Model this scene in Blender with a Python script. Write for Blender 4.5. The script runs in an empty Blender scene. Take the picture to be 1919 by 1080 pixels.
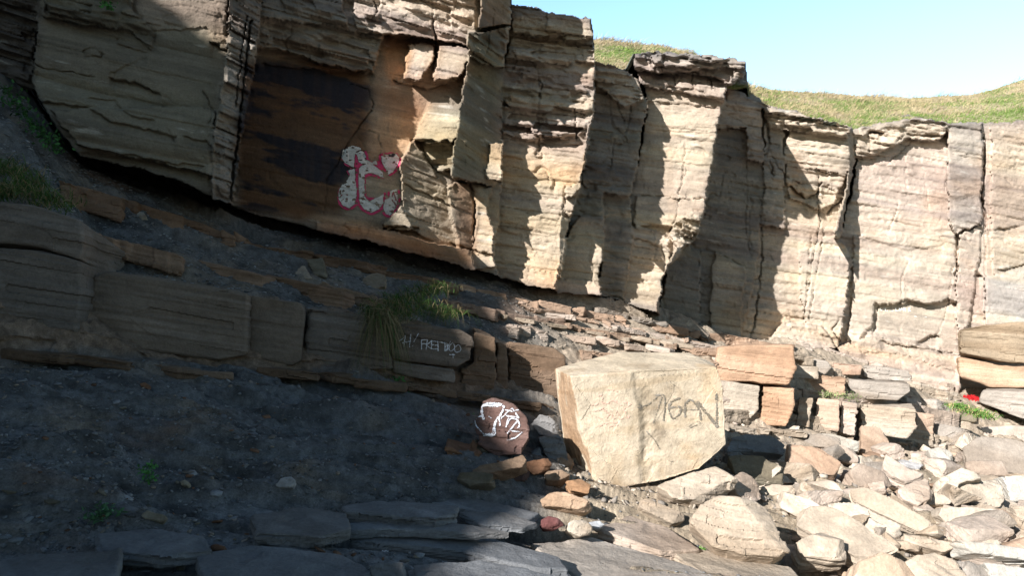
import bpy, bmesh, math
import numpy as np
from mathutils import Vector, Matrix
from mathutils.bvhtree import BVHTree
rng = np.random.default_rng(7)
S = bpy.context.scene
C = S.collection
# ---------------------------------------------------------------- camera
FPX = 1279.0                      # focal length in photograph pixels (24 mm on 36 mm)
PITCH = math.atan(100 / FPX)
EYE = np.array([0.0, 0.0, 1.6])
cam_d = bpy.data.cameras.new('camera'); cam = bpy.data.objects.new('camera', cam_d); C.objects.link(cam)
cam.location = EYE; cam.rotation_euler = (math.pi / 2 + PITCH, 0, 0)
cam_d.lens = 36 * FPX / 1919.0; cam_d.sensor_width = 36; cam_d.clip_end = 2000; cam_d.clip_start = 0.05
S.camera = cam
S.render.resolution_x, S.render.resolution_y = 1024, 577
# ---------------------------------------------------------------- light
SUN_AZ = math.radians(41)         # the light travels this far to the right of straight ahead
SUN_EL = math.radians(25)
SD = np.array([math.sin(SUN_AZ) * math.cos(SUN_EL), math.cos(SUN_AZ) * math.cos(SUN_EL), -math.sin(SUN_EL)])
W = bpy.data.worlds.new('World'); S.world = W; W.use_nodes = True
nt = W.node_tree; nt.nodes.clear()
sky = nt.nodes.new('ShaderNodeTexSky'); sky.sky_type = 'NISHITA'; sky.sun_disc = False
sky.sun_elevation = SUN_EL; sky.sun_rotation = math.pi + SUN_AZ
sky.air_density = 1.0; sky.dust_density = 0.6; sky.ozone_density = 1.0
bg = nt.nodes.new('ShaderNodeBackground'); bg.inputs[1].default_value = 0.05
wo = nt.nodes.new('ShaderNodeOutputWorld')
tcw = nt.nodes.new('ShaderNodeTexCoord'); sx = nt.nodes.new('ShaderNodeSeparateXYZ'); nt.links.new(tcw.outputs['Generated'], sx.inputs[0])
mr = nt.nodes.new('ShaderNodeMapRange'); mr.interpolation_type = 'SMOOTHSTEP'; nt.links.new(sx.outputs['Z'], mr.inputs[0])   # low sky boosted over the zenith so it stays bright at low strength
mr.inputs[1].default_value = .36; mr.inputs[2].default_value = .85; mr.inputs[3].default_value = 2.2; mr.inputs[4].default_value = .75
sc_ = nt.nodes.new('ShaderNodeVectorMath'); sc_.operation = 'SCALE'; nt.links.new(sky.outputs[0], sc_.inputs[0]); nt.links.new(mr.outputs[0], sc_.inputs['Scale'])
my_ = nt.nodes.new('ShaderNodeMapRange'); my_.interpolation_type = 'SMOOTHSTEP'; nt.links.new(sx.outputs['Y'], my_.inputs[0])   # sky also raised ahead and dimmed on the sun side, to deepen shade
my_.inputs[1].default_value = -.2; my_.inputs[2].default_value = .75; my_.inputs[3].default_value = .55; my_.inputs[4].default_value = 2.0
mm_ = nt.nodes.new('ShaderNodeMath'); mm_.operation = 'MULTIPLY'; nt.links.new(mr.outputs[0], mm_.inputs[0]); nt.links.new(my_.outputs[0], mm_.inputs[1]); nt.links.new(mm_.outputs[0], sc_.inputs['Scale'])
tn = nt.nodes.new('ShaderNodeVectorMath'); tn.operation = 'MULTIPLY'; nt.links.new(sc_.outputs[0], tn.inputs[0]); tn.inputs[1].default_value = (.93, 1.06, 1.04)
nt.links.new(tn.outputs[0], bg.inputs[0]); nt.links.new(bg.outputs[0], wo.inputs[0])
sl = bpy.data.lights.new('sun', 'SUN'); sl.energy = 5.0; sl.angle = math.radians(0.53); sl.color = (1.0, 0.945, 0.885)
so = bpy.data.objects.new('sun', sl); C.objects.link(so)
so.rotation_euler = Vector(SD).to_track_quat('-Z', 'Y').to_euler()
S.view_settings.view_transform = 'Standard'; S.view_settings.look = 'None'
S.view_settings.exposure = 1.0; S.view_settings.gamma = 1
# ---------------------------------------------------------------- helpers
def ray(px, py):
    """ray through a pixel of the photograph, scaled so that y = 1"""
    px = np.asarray(px, float); py = np.asarray(py, float)
    a = (px - 959.5) / FPX; b = -(py - 540) / FPX
    cp, sp = math.cos(PITCH), math.sin(PITCH)
    y = cp - b * sp; z = sp + b * cp
    return np.stack([a / y, np.ones_like(y), z / y], -1)
def unproj(px, py, d): return EYE + ray(px, py) * np.asarray(d, float)[..., None]
def ray_px(P):
    Q = np.asarray(P) - EYE; cp, sp = math.cos(PITCH), math.sin(PITCH)
    z = Q[..., 1] * cp + Q[..., 2] * sp; u = -Q[..., 1] * sp + Q[..., 2] * cp
    return np.stack([959.5 + FPX * Q[..., 0] / z, 540 - FPX * u / z], -1)
def hsh(ix, iy, iz, seed):
    n = (ix * 374761393 + iy * 668265263 + iz * 2147483647 + seed * 974634777) & 0xffffffff
    n = ((n ^ (n >> 13)) * 1274126177) & 0xffffffff
    n = ((n ^ (n >> 16)) * 2246822519) & 0xffffffff
    return ((n ^ (n >> 15)) & 0xffff) / 32767.5 - 1.0
def noise(P, scale=(1, 1, 1), seed=0):
    Q = P * np.asarray(scale, float)
    I = np.floor(Q).astype(np.int64); F = Q - I; F = F * F * (3 - 2 * F)
    r = 0
    for dx in (0, 1):
        wx = F[..., 0] if dx else 1 - F[..., 0]
        for dy in (0, 1):
            wy = F[..., 1] if dy else 1 - F[..., 1]
            for dz in (0, 1):
                wz = F[..., 2] if dz else 1 - F[..., 2]
                r = r + wx * wy * wz * hsh(I[..., 0] + dx, I[..., 1] + dy, I[..., 2] + dz, seed)
    return r
def fbm(P, scale=(1, 1, 1), seed=0, octv=4, gain=.5):
    s = np.asarray(scale, float); a = 1; r = 0; t = 0
    for k in range(octv):
        r = r + a * noise(P, s, seed + k * 17); t += a; a *= gain; s = s * 2.03
    return r / t
def inpoly(X, Y, poly):
    r = np.zeros(X.shape, bool); n = len(poly)
    for i in range(n):
        x0, y0 = poly[i]; x1, y1 = poly[(i + 1) % n]
        if y0 == y1: continue
        c = ((Y < y0) != (Y < y1)) & (X < (x1 - x0) * (Y - y0) / (y1 - y0) + x0)
        r ^= c
    return r
def segdist(X, Y, pl):
    r = np.full(X.shape, 1e9)
    for (x0, y0), (x1, y1) in zip(pl[:-1], pl[1:]):
        dx, dy = x1 - x0, y1 - y0
        t = np.clip(((X - x0) * dx + (Y - y0) * dy) / (dx * dx + dy * dy + 1e-9), 0, 1)
        r = np.minimum(r, np.hypot(X - x0 - t * dx, Y - y0 - t * dy))
    return r
def blur(A, k, n=2):
    for _ in range(n):
        for ax in (0, 1):
            B = np.pad(A, [(k + 1, k) if a == ax else (0, 0) for a in (0, 1)], mode='edge').cumsum(ax)
            m = A.shape[ax]
            A = (np.take(B, range(2 * k + 1, 2 * k + 1 + m), ax) - np.take(B, range(0, m), ax)) / (2 * k + 1)
    return A
DIP = math.radians(9)
BN = np.array([math.sin(DIP), 0.05, math.cos(DIP)]); BN /= np.linalg.norm(BN)
def bedco(P):
    """coordinates along the dipping beds: (along, into the hill, across the beds)"""
    w = P @ BN
    return np.stack([P[..., 0], P[..., 1], w], -1)
def tag(o, label=None, cat=None, group=None, kind=None):
    for k, v in (('label', label), ('category', cat), ('group', group), ('kind', kind)):
        if v: o[k] = v
    return o
def mesh_obj(name, V, F, mat, cols=None, parent=None, smooth=False, origin=None):
    V = np.asarray(V, float); F = np.asarray(F, np.int32)
    o0 = np.zeros(3) if origin is None else np.asarray(origin, float)
    me = bpy.data.meshes.new(name); k = F.shape[1]
    me.vertices.add(len(V)); me.vertices.foreach_set('co', (V - o0).astype(np.float32).ravel())
    me.loops.add(F.size); me.loops.foreach_set('vertex_index', F.ravel())
    me.polygons.add(len(F)); me.polygons.foreach_set('loop_start', np.arange(0, F.size, k, dtype=np.int32))
    me.update(calc_edges=True); me.validate()
    if cols is not None: setcol(me, cols)
    me.materials.append(mat)
    if smooth: me.polygons.foreach_set('use_smooth', np.ones(len(me.polygons), bool))
    o = bpy.data.objects.new(name, me); C.objects.link(o)
    o.location = o0
    if parent is not None:
        o.parent = parent; o.location = o0 - np.array(parent.location)
    return o
def setcol(me, cols):
    a = me.color_attributes.new('Col', 'FLOAT_COLOR', 'POINT')
    c = np.ones((len(cols), 4), np.float32); c[:, :3] = np.clip(cols, 0.004, 0.9)
    a.data.foreach_set('color', c.ravel())
def grid_faces(ny, nx, keep=None):
    i = np.arange(ny * nx).reshape(ny, nx)
    f = np.stack([i[:-1, :-1], i[1:, :-1], i[1:, 1:], i[:-1, 1:]], -1)
    if keep is not None: return f[keep]
    return f.reshape(-1, 4)
def mat_rock(name, lam=1.0, bump=1.0, speck=1.0, rough=.92, scale=1.0):
    m = bpy.data.materials.new(name); m.use_nodes = True; t = m.node_tree; N = t.nodes; L = t.links
    b = N['Principled BSDF']; b.inputs['Roughness'].default_value = rough
    b.inputs['Specular IOR Level'].default_value = .25
    at = N.new('ShaderNodeAttribute'); at.attribute_name = 'Col'
    tc = N.new('ShaderNodeNewGeometry')
    def nz(sc, det, mp=None):
        n = N.new('ShaderNodeTexNoise'); n.inputs['Scale'].default_value = sc; n.inputs['Detail'].default_value = det
        n.inputs['Roughness'].default_value = .65
        if mp is None: L.new(tc.outputs['Position'], n.inputs['Vector'])
        else:
            g = N.new('ShaderNodeMapping'); g.inputs['Rotation'].default_value = (0, DIP, 0); g.inputs['Scale'].default_value = mp
            L.new(tc.outputs['Position'], g.inputs['Vector']); L.new(g.outputs[0], n.inputs['Vector'])
        return n
    def rmp(n, a, c):
        r = N.new('ShaderNodeMapRange'); L.new(n.outputs[0], r.inputs[0])
        r.inputs[1].default_value = .3; r.inputs[2].default_value = .7; r.inputs[3].default_value = a; r.inputs[4].default_value = c
        return r
    def mul(x, y):
        q = N.new('ShaderNodeMath'); q.operation = 'MULTIPLY'; L.new(x, q.inputs[0]); L.new(y, q.inputs[1]); return q.outputs[0]
    n1 = nz(2.2 * scale, 9); n2 = nz(38 * scale, 5); n3 = nz(1.0 * scale, 7, (1.5, 1.5, 16)); n4 = nz(11 * scale, 6)
    v = mul(mul(rmp(n1, .84, 1.14).outputs[0], rmp(n2, 1 - .16 * speck, 1 + .16 * speck).outputs[0]),
            mul(rmp(n3, 1 - .07 * lam, 1 + .05 * lam).outputs[0], rmp(n4, .9, 1.1).outputs[0]))
    mx = N.new('ShaderNodeVectorMath'); mx.operation = 'SCALE'
    L.new(at.outputs['Color'], mx.inputs[0]); L.new(v, mx.inputs['Scale']); L.new(mx.outputs[0], b.inputs['Base Color'])
    h = None
    for n, w in ((n1, .6), (n2, .22), (n3, .25 * lam), (n4, .7)):
        q = N.new('ShaderNodeMath'); q.operation = 'MULTIPLY_ADD'; L.new(n.outputs[0], q.inputs[0]); q.inputs[1].default_value = w
        if h is None: q.inputs[2].default_value = 0
        else: L.new(h, q.inputs[2])
        h = q.outputs[0]
    bp = N.new('ShaderNodeBump'); bp.inputs['Strength'].default_value = .7 * bump; bp.inputs['Distance'].default_value = .06 / scale
    L.new(h, bp.inputs['Height']); L.new(bp.outputs[0], b.inputs['Normal'])
    return m
def mat_flat(name, rough=.8, transl=False, nsc=30, amt=.15):
    m = bpy.data.materials.new(name); m.use_nodes = True; t = m.node_tree; N = t.nodes; L = t.links
    b = N['Principled BSDF']; b.inputs['Roughness'].default_value = rough; b.inputs['Specular IOR Level'].default_value = .25
    at = N.new('ShaderNodeAttribute'); at.attribute_name = 'Col'
    n = N.new('ShaderNodeTexNoise'); n.inputs['Scale'].default_value = nsc; n.inputs['Detail'].default_value = 4
    g = N.new('ShaderNodeNewGeometry'); L.new(g.outputs['Position'], n.inputs['Vector'])
    r = N.new('ShaderNodeMapRange'); L.new(n.outputs[0], r.inputs[0]); r.inputs[1].default_value = .3; r.inputs[2].default_value = .7
    r.inputs[3].default_value = 1 - amt; r.inputs[4].default_value = 1 + amt
    mx = N.new('ShaderNodeVectorMath'); mx.operation = 'SCALE'
    L.new(at.outputs['Color'], mx.inputs[0]); L.new(r.outputs[0], mx.inputs['Scale']); L.new(mx.outputs[0], b.inputs['Base Color'])
    return m
M_CLIFF = mat_rock('sandstone_cliff')
M_ROCK = mat_rock('sandstone_block', lam=.35, bump=.75)
M_SHALE = mat_rock('dark_shale', lam=.3, bump=1.1, speck=2.2, scale=1.6)
M_PAINT = mat_flat('spray_paint', .7)
M_GRASS = mat_flat('grass_blades', .7)
TAN = np.array((.39, .33, .265)); PALE = np.array((.48, .42, .35)); GREY = np.array((.25, .225, .20)); PINK = np.array((.41, .345, .295))
ORANGE = np.array((.42, .25, .145)); RUST = np.array((.26, .145, .09)); BROWN = np.array((.17, .12, .085)); DARK = np.array((.045, .042, .045))
OLIVE = np.array((.16, .145, .112)); SHALE = np.array((.105, .110, .116)); SLATE = np.array((.17, .18, .195)); WHITE = np.array((.62, .60, .55))
def lerp(a, b, t): return a + (b - a) * t[..., None]
def sstep(a, b, x): t = np.clip((x - a) / (b - a), 0, 1); return t * t * (3 - 2 * t)
# ================================================================ CLIFF
# every face of the cliff: outline traced in the photograph, anchor (px, py, distance), yaw of its normal, lean, roughness, colour
def plane_depth(X, Y, anchor, yaw, lean=0):
    a = math.radians(yaw); l = math.radians(lean)
    n = np.array([math.sin(a) * math.cos(l), -math.cos(a) * math.cos(l), math.sin(l)])
    P = unproj(anchor[0], anchor[1], anchor[2]) - EYE
    d = (n @ P) / np.minimum(ray(X, Y) @ n, -0.05)
    return d
FACES = [
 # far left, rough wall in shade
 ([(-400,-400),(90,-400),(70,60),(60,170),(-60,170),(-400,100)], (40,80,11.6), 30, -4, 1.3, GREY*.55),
 # recess wall with dark stain
 ([(420,-400),(980,-400),(960,60),(935,522),(890,505),(740,466),(590,432),(430,388)], (700,300,13.75), 14, 2, .22, TAN*.72),
 # layered beds above the stained wall
 ([(470,-400),(700,-400),(690,10),(720,60),(712,80),(702,134),(640,128),(600,118),(540,95),(480,88)], (620,60,13.2), 14, -6, 1.5, GREY*1.1),
 ([(470,-400),(700,-400),(640,10),(652,48),(560,42),(480,30)], (620,30,12.95), 14, -6, 1.4, GREY*1.05),
 ([(640,-400),(930,-400),(905,10),(882,86),(812,72),(770,66),(716,62),(665,48)], (800,40,13.45), 14, -8, 1.4, PINK),
 ([(716,64),(800,74),(905,90),(875,152),(830,165),(735,152)], (780,120,14.05), 14, 4, .4, ORANGE*.9),
 ([(766,84),(800,79),(812,90),(810,122),(786,152),(756,146)], (785,115,13.6), 10, 6, .45, PINK*1.05),
 ([(822,84),(868,86),(882,96),(868,140),(838,148),(814,150)], (845,115,13.55), 8, 6, .45, PINK*1.02),
 ([(800,190),(835,194),(870,198),(862,236),(852,262),(838,292),(812,268),(775,262),(790,215)], (820,240,13.3), -6, 14, .5, OLIVE*2.0),
 ([(790,268),(838,262),(862,280),(852,318),(818,322),(800,300)], (830,290,13.75), -25, -20, 1.5, OLIVE*1.9),
 ([(750,300),(775,262),(800,300),(820,330),(838,360),(855,470),(838,462),(765,430),(752,380)], (790,380,13.7), 40, -4, .7, TAN*.75),
 ([(838,350),(852,340),(880,345),(892,470),(860,468)], (862,410,13.9), 42, 0, .6, TAN*.7),
 ([(720,420),(752,385),(775,432),(748,432),(720,428)], (748,420,13.3), 0, 0, .5, TAN*.8),
 ([(592,418),(700,424),(745,436),(800,452),(925,480),(890,508),(815,492),(740,468),(655,446),(590,432)], (760,455,13.15), 14, 8, .6, ORANGE*.8),
 ([(885,345),(922,352),(912,400),(925,440),(926,478),(930,500),(895,507),(882,480),(893,420)], (905,420,14.0), -4, 0, .8, TAN),
 # hanging pillar, its broad side turned away from the sun
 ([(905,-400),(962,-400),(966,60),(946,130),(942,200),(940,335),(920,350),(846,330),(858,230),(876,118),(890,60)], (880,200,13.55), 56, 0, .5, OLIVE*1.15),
 ([(880,62),(962,50),(968,90),(944,128),(900,118),(878,100)], (905,80,12.95), 50, -12, 1.3, OLIVE*1.0),
 ([(905,-400),(960,-400),(958,45),(900,52)], (930,20,12.85), 50, -10, .5, BROWN*1.3),
 ([(918,270),(940,268),(940,300),(938,338),(912,336),(906,318),(918,306)], (930,310,13.9), 0, 0, .4, TAN*.95),
 # column E
 ([(965,8),(1010,14),(1022,22),(1108,34),(1118,150),(1106,240),(1088,345),(1054,546),(1035,545),(932,522),(928,480),(938,340),(944,130),(955,70)], (1020,300,15.5), -4, 2, .9, TAN),
 ([(960,70),(1115,95),(1118,150),(1104,250),(1000,265),(940,250),(944,130)], (1040,180,15.38), -3, -2, 1.5, PINK*.95),
 ([(958,10),(1010,14),(1022,22),(1108,34),(1113,72),(1060,74),(1050,66),(1000,70),(962,62)], (1040,45,15.15), -2, -5, 1.1, TAN*.95),
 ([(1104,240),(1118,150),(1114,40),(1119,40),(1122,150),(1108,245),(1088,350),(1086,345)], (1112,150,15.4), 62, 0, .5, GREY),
 ([(1086,345),(1062,365),(1056,395),(1075,420),(1068,460),(1054,548),(1038,545),(1048,480),(1046,430),(1052,350)], (1052,440,15.4), 50, 0, .9, TAN*.9),
 ([(1088,340),(1090,352),(1072,366),(1056,372),(1058,352)], (1075,352,15.15), 0, -10, .8, TAN),
 # recess G, its face grey darkened to deepen the shade there
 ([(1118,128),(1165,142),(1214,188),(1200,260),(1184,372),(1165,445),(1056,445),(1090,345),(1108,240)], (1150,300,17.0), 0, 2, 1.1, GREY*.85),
 ([(1116,110),(1165,128),(1195,150),(1208,186),(1170,200),(1118,160)], (1160,150,16.7), 0, -6, 1.6, PINK*.95),
 # main column H
 ([(1200,130),(1365,150),(1352,240),(1334,380),(1290,432),(1250,505),(1236,586),(1225,584),(1120,556),(1160,440),(1180,372),(1206,250),(1214,190)], (1260,330,17.7), -6, 2, .55, TAN*1.04),
 ([(1195,420),(1255,445),(1250,505),(1236,586),(1225,584),(1125,556),(1175,440)], (1220,520,17.45), -4, 3, .7, TAN*.98),
 ([(1195,366),(1330,374),(1330,398),(1290,405),(1262,425),(1188,420)], (1250,390,17.5), -6, 3, .4, TAN*1.05),
 ([(1130,360),(1184,372),(1186,470),(1170,560),(1122,556),(1130,440)], (1160,460,17.35), 0, 0, .7, GREY*.85),
 # short pillar between E and H
 ([(1066,430),(1086,404),(1128,408),(1132,440),(1124,500),(1124,557),(1048,548),(1058,470)], (1100,480,16.35), -4, 2, .5, TAN),
 ([(1046,520),(1124,530),(1124,557),(1046,548)], (1100,545,16.15), -4, 2, .4, PINK*1.1),
 # H right hand flank and nose
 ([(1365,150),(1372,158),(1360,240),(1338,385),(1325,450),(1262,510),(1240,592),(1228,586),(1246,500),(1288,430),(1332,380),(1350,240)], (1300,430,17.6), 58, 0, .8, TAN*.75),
 ([(1262,420),(1300,398),(1328,400),(1320,440),(1296,462),(1268,462),(1256,440)], (1300,420,17.2), 10, -16, 1.6, TAN*.9),
 ([(1185,98),(1215,108),(1290,112),(1400,112),(1396,140),(1386,152),(1364,160),(1330,150),(1190,132)], (1300,125,17.1), -4, -10, 1.8, PINK*.9),
 ([(1215,104),(1250,98),(1330,100),(1398,112),(1392,128),(1290,128),(1230,122)], (1310,112,16.8), -4, -10, 1.8, GREY*1.2),
 ([(1195,132),(1340,142),(1364,158),(1360,190),(1290,176),(1200,160)], (1290,160,17.45), -4, -6, 1.2, PINK*.95),
 # big recess I in the shadow of H; stained grey also darkened for shade
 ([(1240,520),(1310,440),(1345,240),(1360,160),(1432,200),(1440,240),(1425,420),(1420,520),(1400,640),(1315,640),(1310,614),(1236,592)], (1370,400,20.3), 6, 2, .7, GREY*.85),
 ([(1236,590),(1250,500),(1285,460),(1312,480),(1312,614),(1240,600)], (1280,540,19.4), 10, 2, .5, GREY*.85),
 ([(1368,165),(1440,195),(1440,240),(1432,308),(1400,300),(1398,240),(1345,240),(1350,200)], (1400,220,20.05), 0, 0, .9, PINK),
 ([(1340,470),(1395,505),(1398,520),(1386,560),(1388,640),(1330,628),(1330,560)], (1365,570,19.9), -4, 2, .6, TAN),
 ([(1428,205),(1480,215),(1598,240),(1598,290),(1578,440),(1560,640),(1500,655),(1385,640),(1415,520),(1425,420),(1434,300)], (1500,420,20.7), 2, 2, .8, TAN*1.05),
 ([(1434,215),(1470,220),(1470,430),(1425,420),(1434,310)], (1450,320,20.35), 6, 0, 1.0, GREY*1.1),
 ([(1485,215),(1598,240),(1596,300),(1560,385),(1535,392),(1478,370),(1470,300),(1478,250)], (1540,300,20.4), -4, -2, .9, TAN*1.1),
 ([(1430,195),(1500,208),(1590,232),(1598,262),(1500,246),(1440,236)], (1520,228,20.1), -4, -8, 1.9, TAN*1.05),
 ([(1500,470),(1578,440),(1600,480),(1588,560),(1578,652),(1520,640),(1500,560)], (1550,560,20.3), -2, 3, .6, PALE*.95),
 ([(1470,600),(1540,610),(1570,652),(1500,660),(1440,640)], (1510,630,19.9), 4, 10, .7, PINK*1.1),
 # cleft J
 ([(1588,250),(1602,250),(1604,300),(1586,360),(1578,446),(1562,446),(1580,370),(1592,300)], (1590,340,20.2), 50, 0, .7, TAN*.6),
 ([(1590,480),(1602,490),(1600,530),(1584,620),(1576,620),(1588,560)], (1590,550,20.2), 50, 0, .7, TAN*.6),
 # right hand wall K
 ([(1596,244),(1700,222),(1780,232),(1930,226),(2400,240),(2400,720),(1795,745),(1700,700),(1572,660),(1586,560),(1600,490),(1576,446),(1606,300)], (1750,420,21.6), 4, 2, .55, PINK*1.12),
 ([(1596,244),(1640,232),(1720,220),(1785,232),(1760,262),(1700,262),(1640,290),(1604,292)], (1680,250,21.2), 0, -4, 1.3, TAN*1.1),
 ([(1776,232),(1842,230),(1842,300),(1838,420),(1788,440),(1776,400)], (1810,330,21.3), 0, 0, .7, GREY*1.25),
 ([(1858,238),(2400,240),(2400,640),(1868,560),(1856,420)], (1900,360,21.7), 4, 1, .6, TAN*1.05),
 ([(1600,440),(1790,440),(1792,560),(1780,600),(1700,580),(1640,566),(1640,600),(1610,640),(1582,640),(1600,540)], (1700,520,21.25), 2, 2, .5, PALE*.95),
 ([(1640,572),(1655,568),(1690,570),(1702,562),(1735,568),(1788,560),(1796,650),(1720,640),(1634,622)], (1710,600,21.45), 2, 2, .3, PALE*.85),
 ([(1796,440),(1842,420),(1830,520),(1818,600),(1798,640),(1792,560)], (1815,520,21.35), 8, 2, .6, PINK*1.1),
 ([(1846,520),(1919,500),(2400,520),(2400,640),(1846,610)], (1890,560,21.1), 0, 4, .4, WHITE*.62),
 ([(1572,652),(1600,640),(1640,630),(1735,650),(1798,668),(1800,748),(1700,712),(1575,672)], (1690,670,20.7), 4, 10, .8, PINK*1.12),
]
FACES.insert(0, ([(1370,600),(1600,620),(2400,660),(2400,860),(1370,760)], (1500,680,21.0), 4, 4, .8, PINK))
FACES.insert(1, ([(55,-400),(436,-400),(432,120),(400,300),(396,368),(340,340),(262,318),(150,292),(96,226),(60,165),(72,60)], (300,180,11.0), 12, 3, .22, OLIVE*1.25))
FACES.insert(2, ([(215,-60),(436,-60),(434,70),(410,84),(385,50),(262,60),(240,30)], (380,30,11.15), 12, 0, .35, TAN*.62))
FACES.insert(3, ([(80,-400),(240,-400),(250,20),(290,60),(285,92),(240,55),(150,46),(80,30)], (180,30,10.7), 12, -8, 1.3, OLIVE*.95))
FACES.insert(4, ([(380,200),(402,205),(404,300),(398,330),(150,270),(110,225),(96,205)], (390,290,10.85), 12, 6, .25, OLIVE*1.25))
def _mv(d, x):
    if d < 15: return d
    e = d - (.6 if d < 19.2 else .1)
    return e - .45 if x > 1596 else e
FACES = [(p, (a[0], a[1], _mv(a[2], a[0])), y_, l_, r_, c_) for (p, a, y_, l_, r_, c_) in FACES]
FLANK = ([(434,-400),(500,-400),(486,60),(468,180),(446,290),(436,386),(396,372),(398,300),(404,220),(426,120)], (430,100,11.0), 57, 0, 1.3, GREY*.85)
FACES.append(FLANK)
# bottom edge of the cliff; the soft bed under it is eaten back
BOT = [(-400,120),(60,170),(96,226),(150,292),(262,318),(340,342),(396,371),(432,388),(590,433),(740,467),(890,507),(935,523),(1040,547),(1125,558),(1232,588),(1312,616),(1390,642),(1500,676),(1600,725),(1700,785),(2400,960)]
SKY = [(-400,-150),(902,-150),(958,-150),(960,8),(1010,13),(1022,20),(1108,33),(1113,60),(1116,112),(1160,126),(1183,132),(1186,98),(1230,95),(1300,99),(1398,112),(1401,140),(1404,172),(1440,196),(1500,210),(1596,236),(1640,226),(1700,216),(1780,228),(1860,222),(2400,236)]
def pl_interp(pl, X, k=1): return np.interp(X, [p[0] for p in pl], [p[k] for p in pl])
GX = np.arange(-300, 2230, 2.0); GY = np.concatenate([np.arange(-150, 790, 2.0)])
X, Y = np.meshgrid(GX, GY)
PX = np.stack([X, Y, X * 0], -1)
wx = X + 5 * fbm(PX, (1/34,) * 3, 3, 3) + 2.2 * noise(PX, (1/7, 1/7, 1), 9)
wy = Y + 4 * fbm(PX, (1/30,) * 3, 5, 3) + 1.6 * noise(PX, (1/8, 1/5, 1), 11)
base_pl = [(-300, 12.6), (400, 14.2), (700, 15.0), (930, 16.8), (1230, 19.0), (1350, 21), (1600, 22.6), (2230, 24)]
D = pl_interp(base_pl, X)
ROUGH = np.full(X.shape, .9); COL = np.zeros(X.shape + (3,)) + SHALE * 1.3
FID = np.zeros(X.shape, int)
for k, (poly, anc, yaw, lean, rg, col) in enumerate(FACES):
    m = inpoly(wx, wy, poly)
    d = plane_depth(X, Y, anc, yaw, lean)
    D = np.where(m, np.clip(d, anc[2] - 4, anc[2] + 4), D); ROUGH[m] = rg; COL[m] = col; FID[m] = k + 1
botm = wy > pl_interp(BOT, X)
dee = pl_interp([(-300, .8), (300, 1.3), (1200, 1.6), (1330, .6), (1500, .2), (2230, .1)], X)
D = np.where(botm, np.maximum(D, pl_interp(base_pl, X) - .4) + dee * .5, D); COL[botm] = SHALE * 1.2
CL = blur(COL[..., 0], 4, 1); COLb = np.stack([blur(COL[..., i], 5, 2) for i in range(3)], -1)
ROUGHb = blur(ROUGH, 3, 1)
P0 = EYE + ray(X, Y) * D[..., None]
B = bedco(P0)
# bedding steps, joints, lamination
def layers(B, freq, seed, jit=.25):
    w = B[..., 2] * freq + jit * fbm(B, (.35, .35, .35), seed, 2)
    li = np.floor(w); fr = w - li
    return li, fr
li, fr = layers(B, 2.3, 21)
jx = B[..., 0] * .75 + hsh(li.astype(np.int64), 0 * li.astype(np.int64), 0 * li.astype(np.int64), 5) * 7 + .2 * fbm(B, (1, 1, 2), 22, 2)
ji = np.floor(jx)
zi = (li * 0).astype(np.int64)
off1 = hsh(li.astype(np.int64), ji.astype(np.int64), zi, 31)
li2, fr2 = layers(B, 7.5, 41, .5)
jx2 = B[..., 0] * 1.1 + hsh(li2.astype(np.int64), zi, zi, 8) * 9 + .25 * fbm(B, (1.3, 1.3, 3), 23, 2)
off2 = hsh(li2.astype(np.int64), np.floor(jx2).astype(np.int64), zi, 33)
lam = noise(B, (.7, .7, 26), 51) * .6 + noise(B, (1.4, 1.4, 55), 52) * .4
big = fbm(B, (.55, .55, 1.1), 61, 4)
mid = fbm(B, (3, 3, 7), 71, 4)
zone = sstep(-.15, .35, fbm(B, (.25, .25, 1.6), 81, 3))           # where the laminated beds are weathered out
disp = ROUGHb * (.06 * off1 * sstep(-.3, .4, big) + (.012 + .07 * zone) * off2 * (.3 + ROUGHb * .7) + .007 * lam * (.2 + 1.5 * zone) + .05 * (hsh(li.astype(np.int64), zi, zi, 35)) + .035 * hsh(li2.astype(np.int64), zi, zi, 36) * sstep(-.2, .3, noise(B, (.3, .3, 1), 37)) + .085 * mid) + .12 * big * np.minimum(ROUGHb, 1)
grv = np.exp(-((np.minimum(fr, 1 - fr)) / .035) ** 2) * (noise(B, (.8, .8, 2), 91) > -.1)
disp += .05 * ROUGHb * grv
pn = noise(B, (.55, .55, 4.2), 94) + .12 * noise(B, (4, 4, 9), 95); pm = sstep(-.1, .3, noise(B, (.5, .5, 1.5), 96))
pn2 = noise(B, (1.3, 1.3, 11), 97) + .12 * noise(B, (7, 7, 18), 98)
jn = noise(B, (1.5, 1.5, .45), 99) + .10 * noise(B, (5, 5, 6), 106); jm = sstep(.15, .5, noise(B, (.7, .7, 1.1), 107))
disp += np.clip(ROUGHb * 1.6, .25, 1.3) * (.07 * np.exp(-(pn / .045) ** 2) * pm + .035 * np.exp(-(pn2 / .05) ** 2) * sstep(-.2, .3, -noise(B, (.6, .6, 2), 108)) + .06 * np.exp(-(jn / .022) ** 2) * jm)
disp += .05 * np.clip(ROUGHb, .3, 1.2) * (sstep(0, .05, pn) * pm)
nz1 = noise(B, (5, 5, 16), 93); rag = np.clip(ROUGHb - 1, 0, 1)
disp += rag * (.16 * off2 + .12 * nz1)
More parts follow.
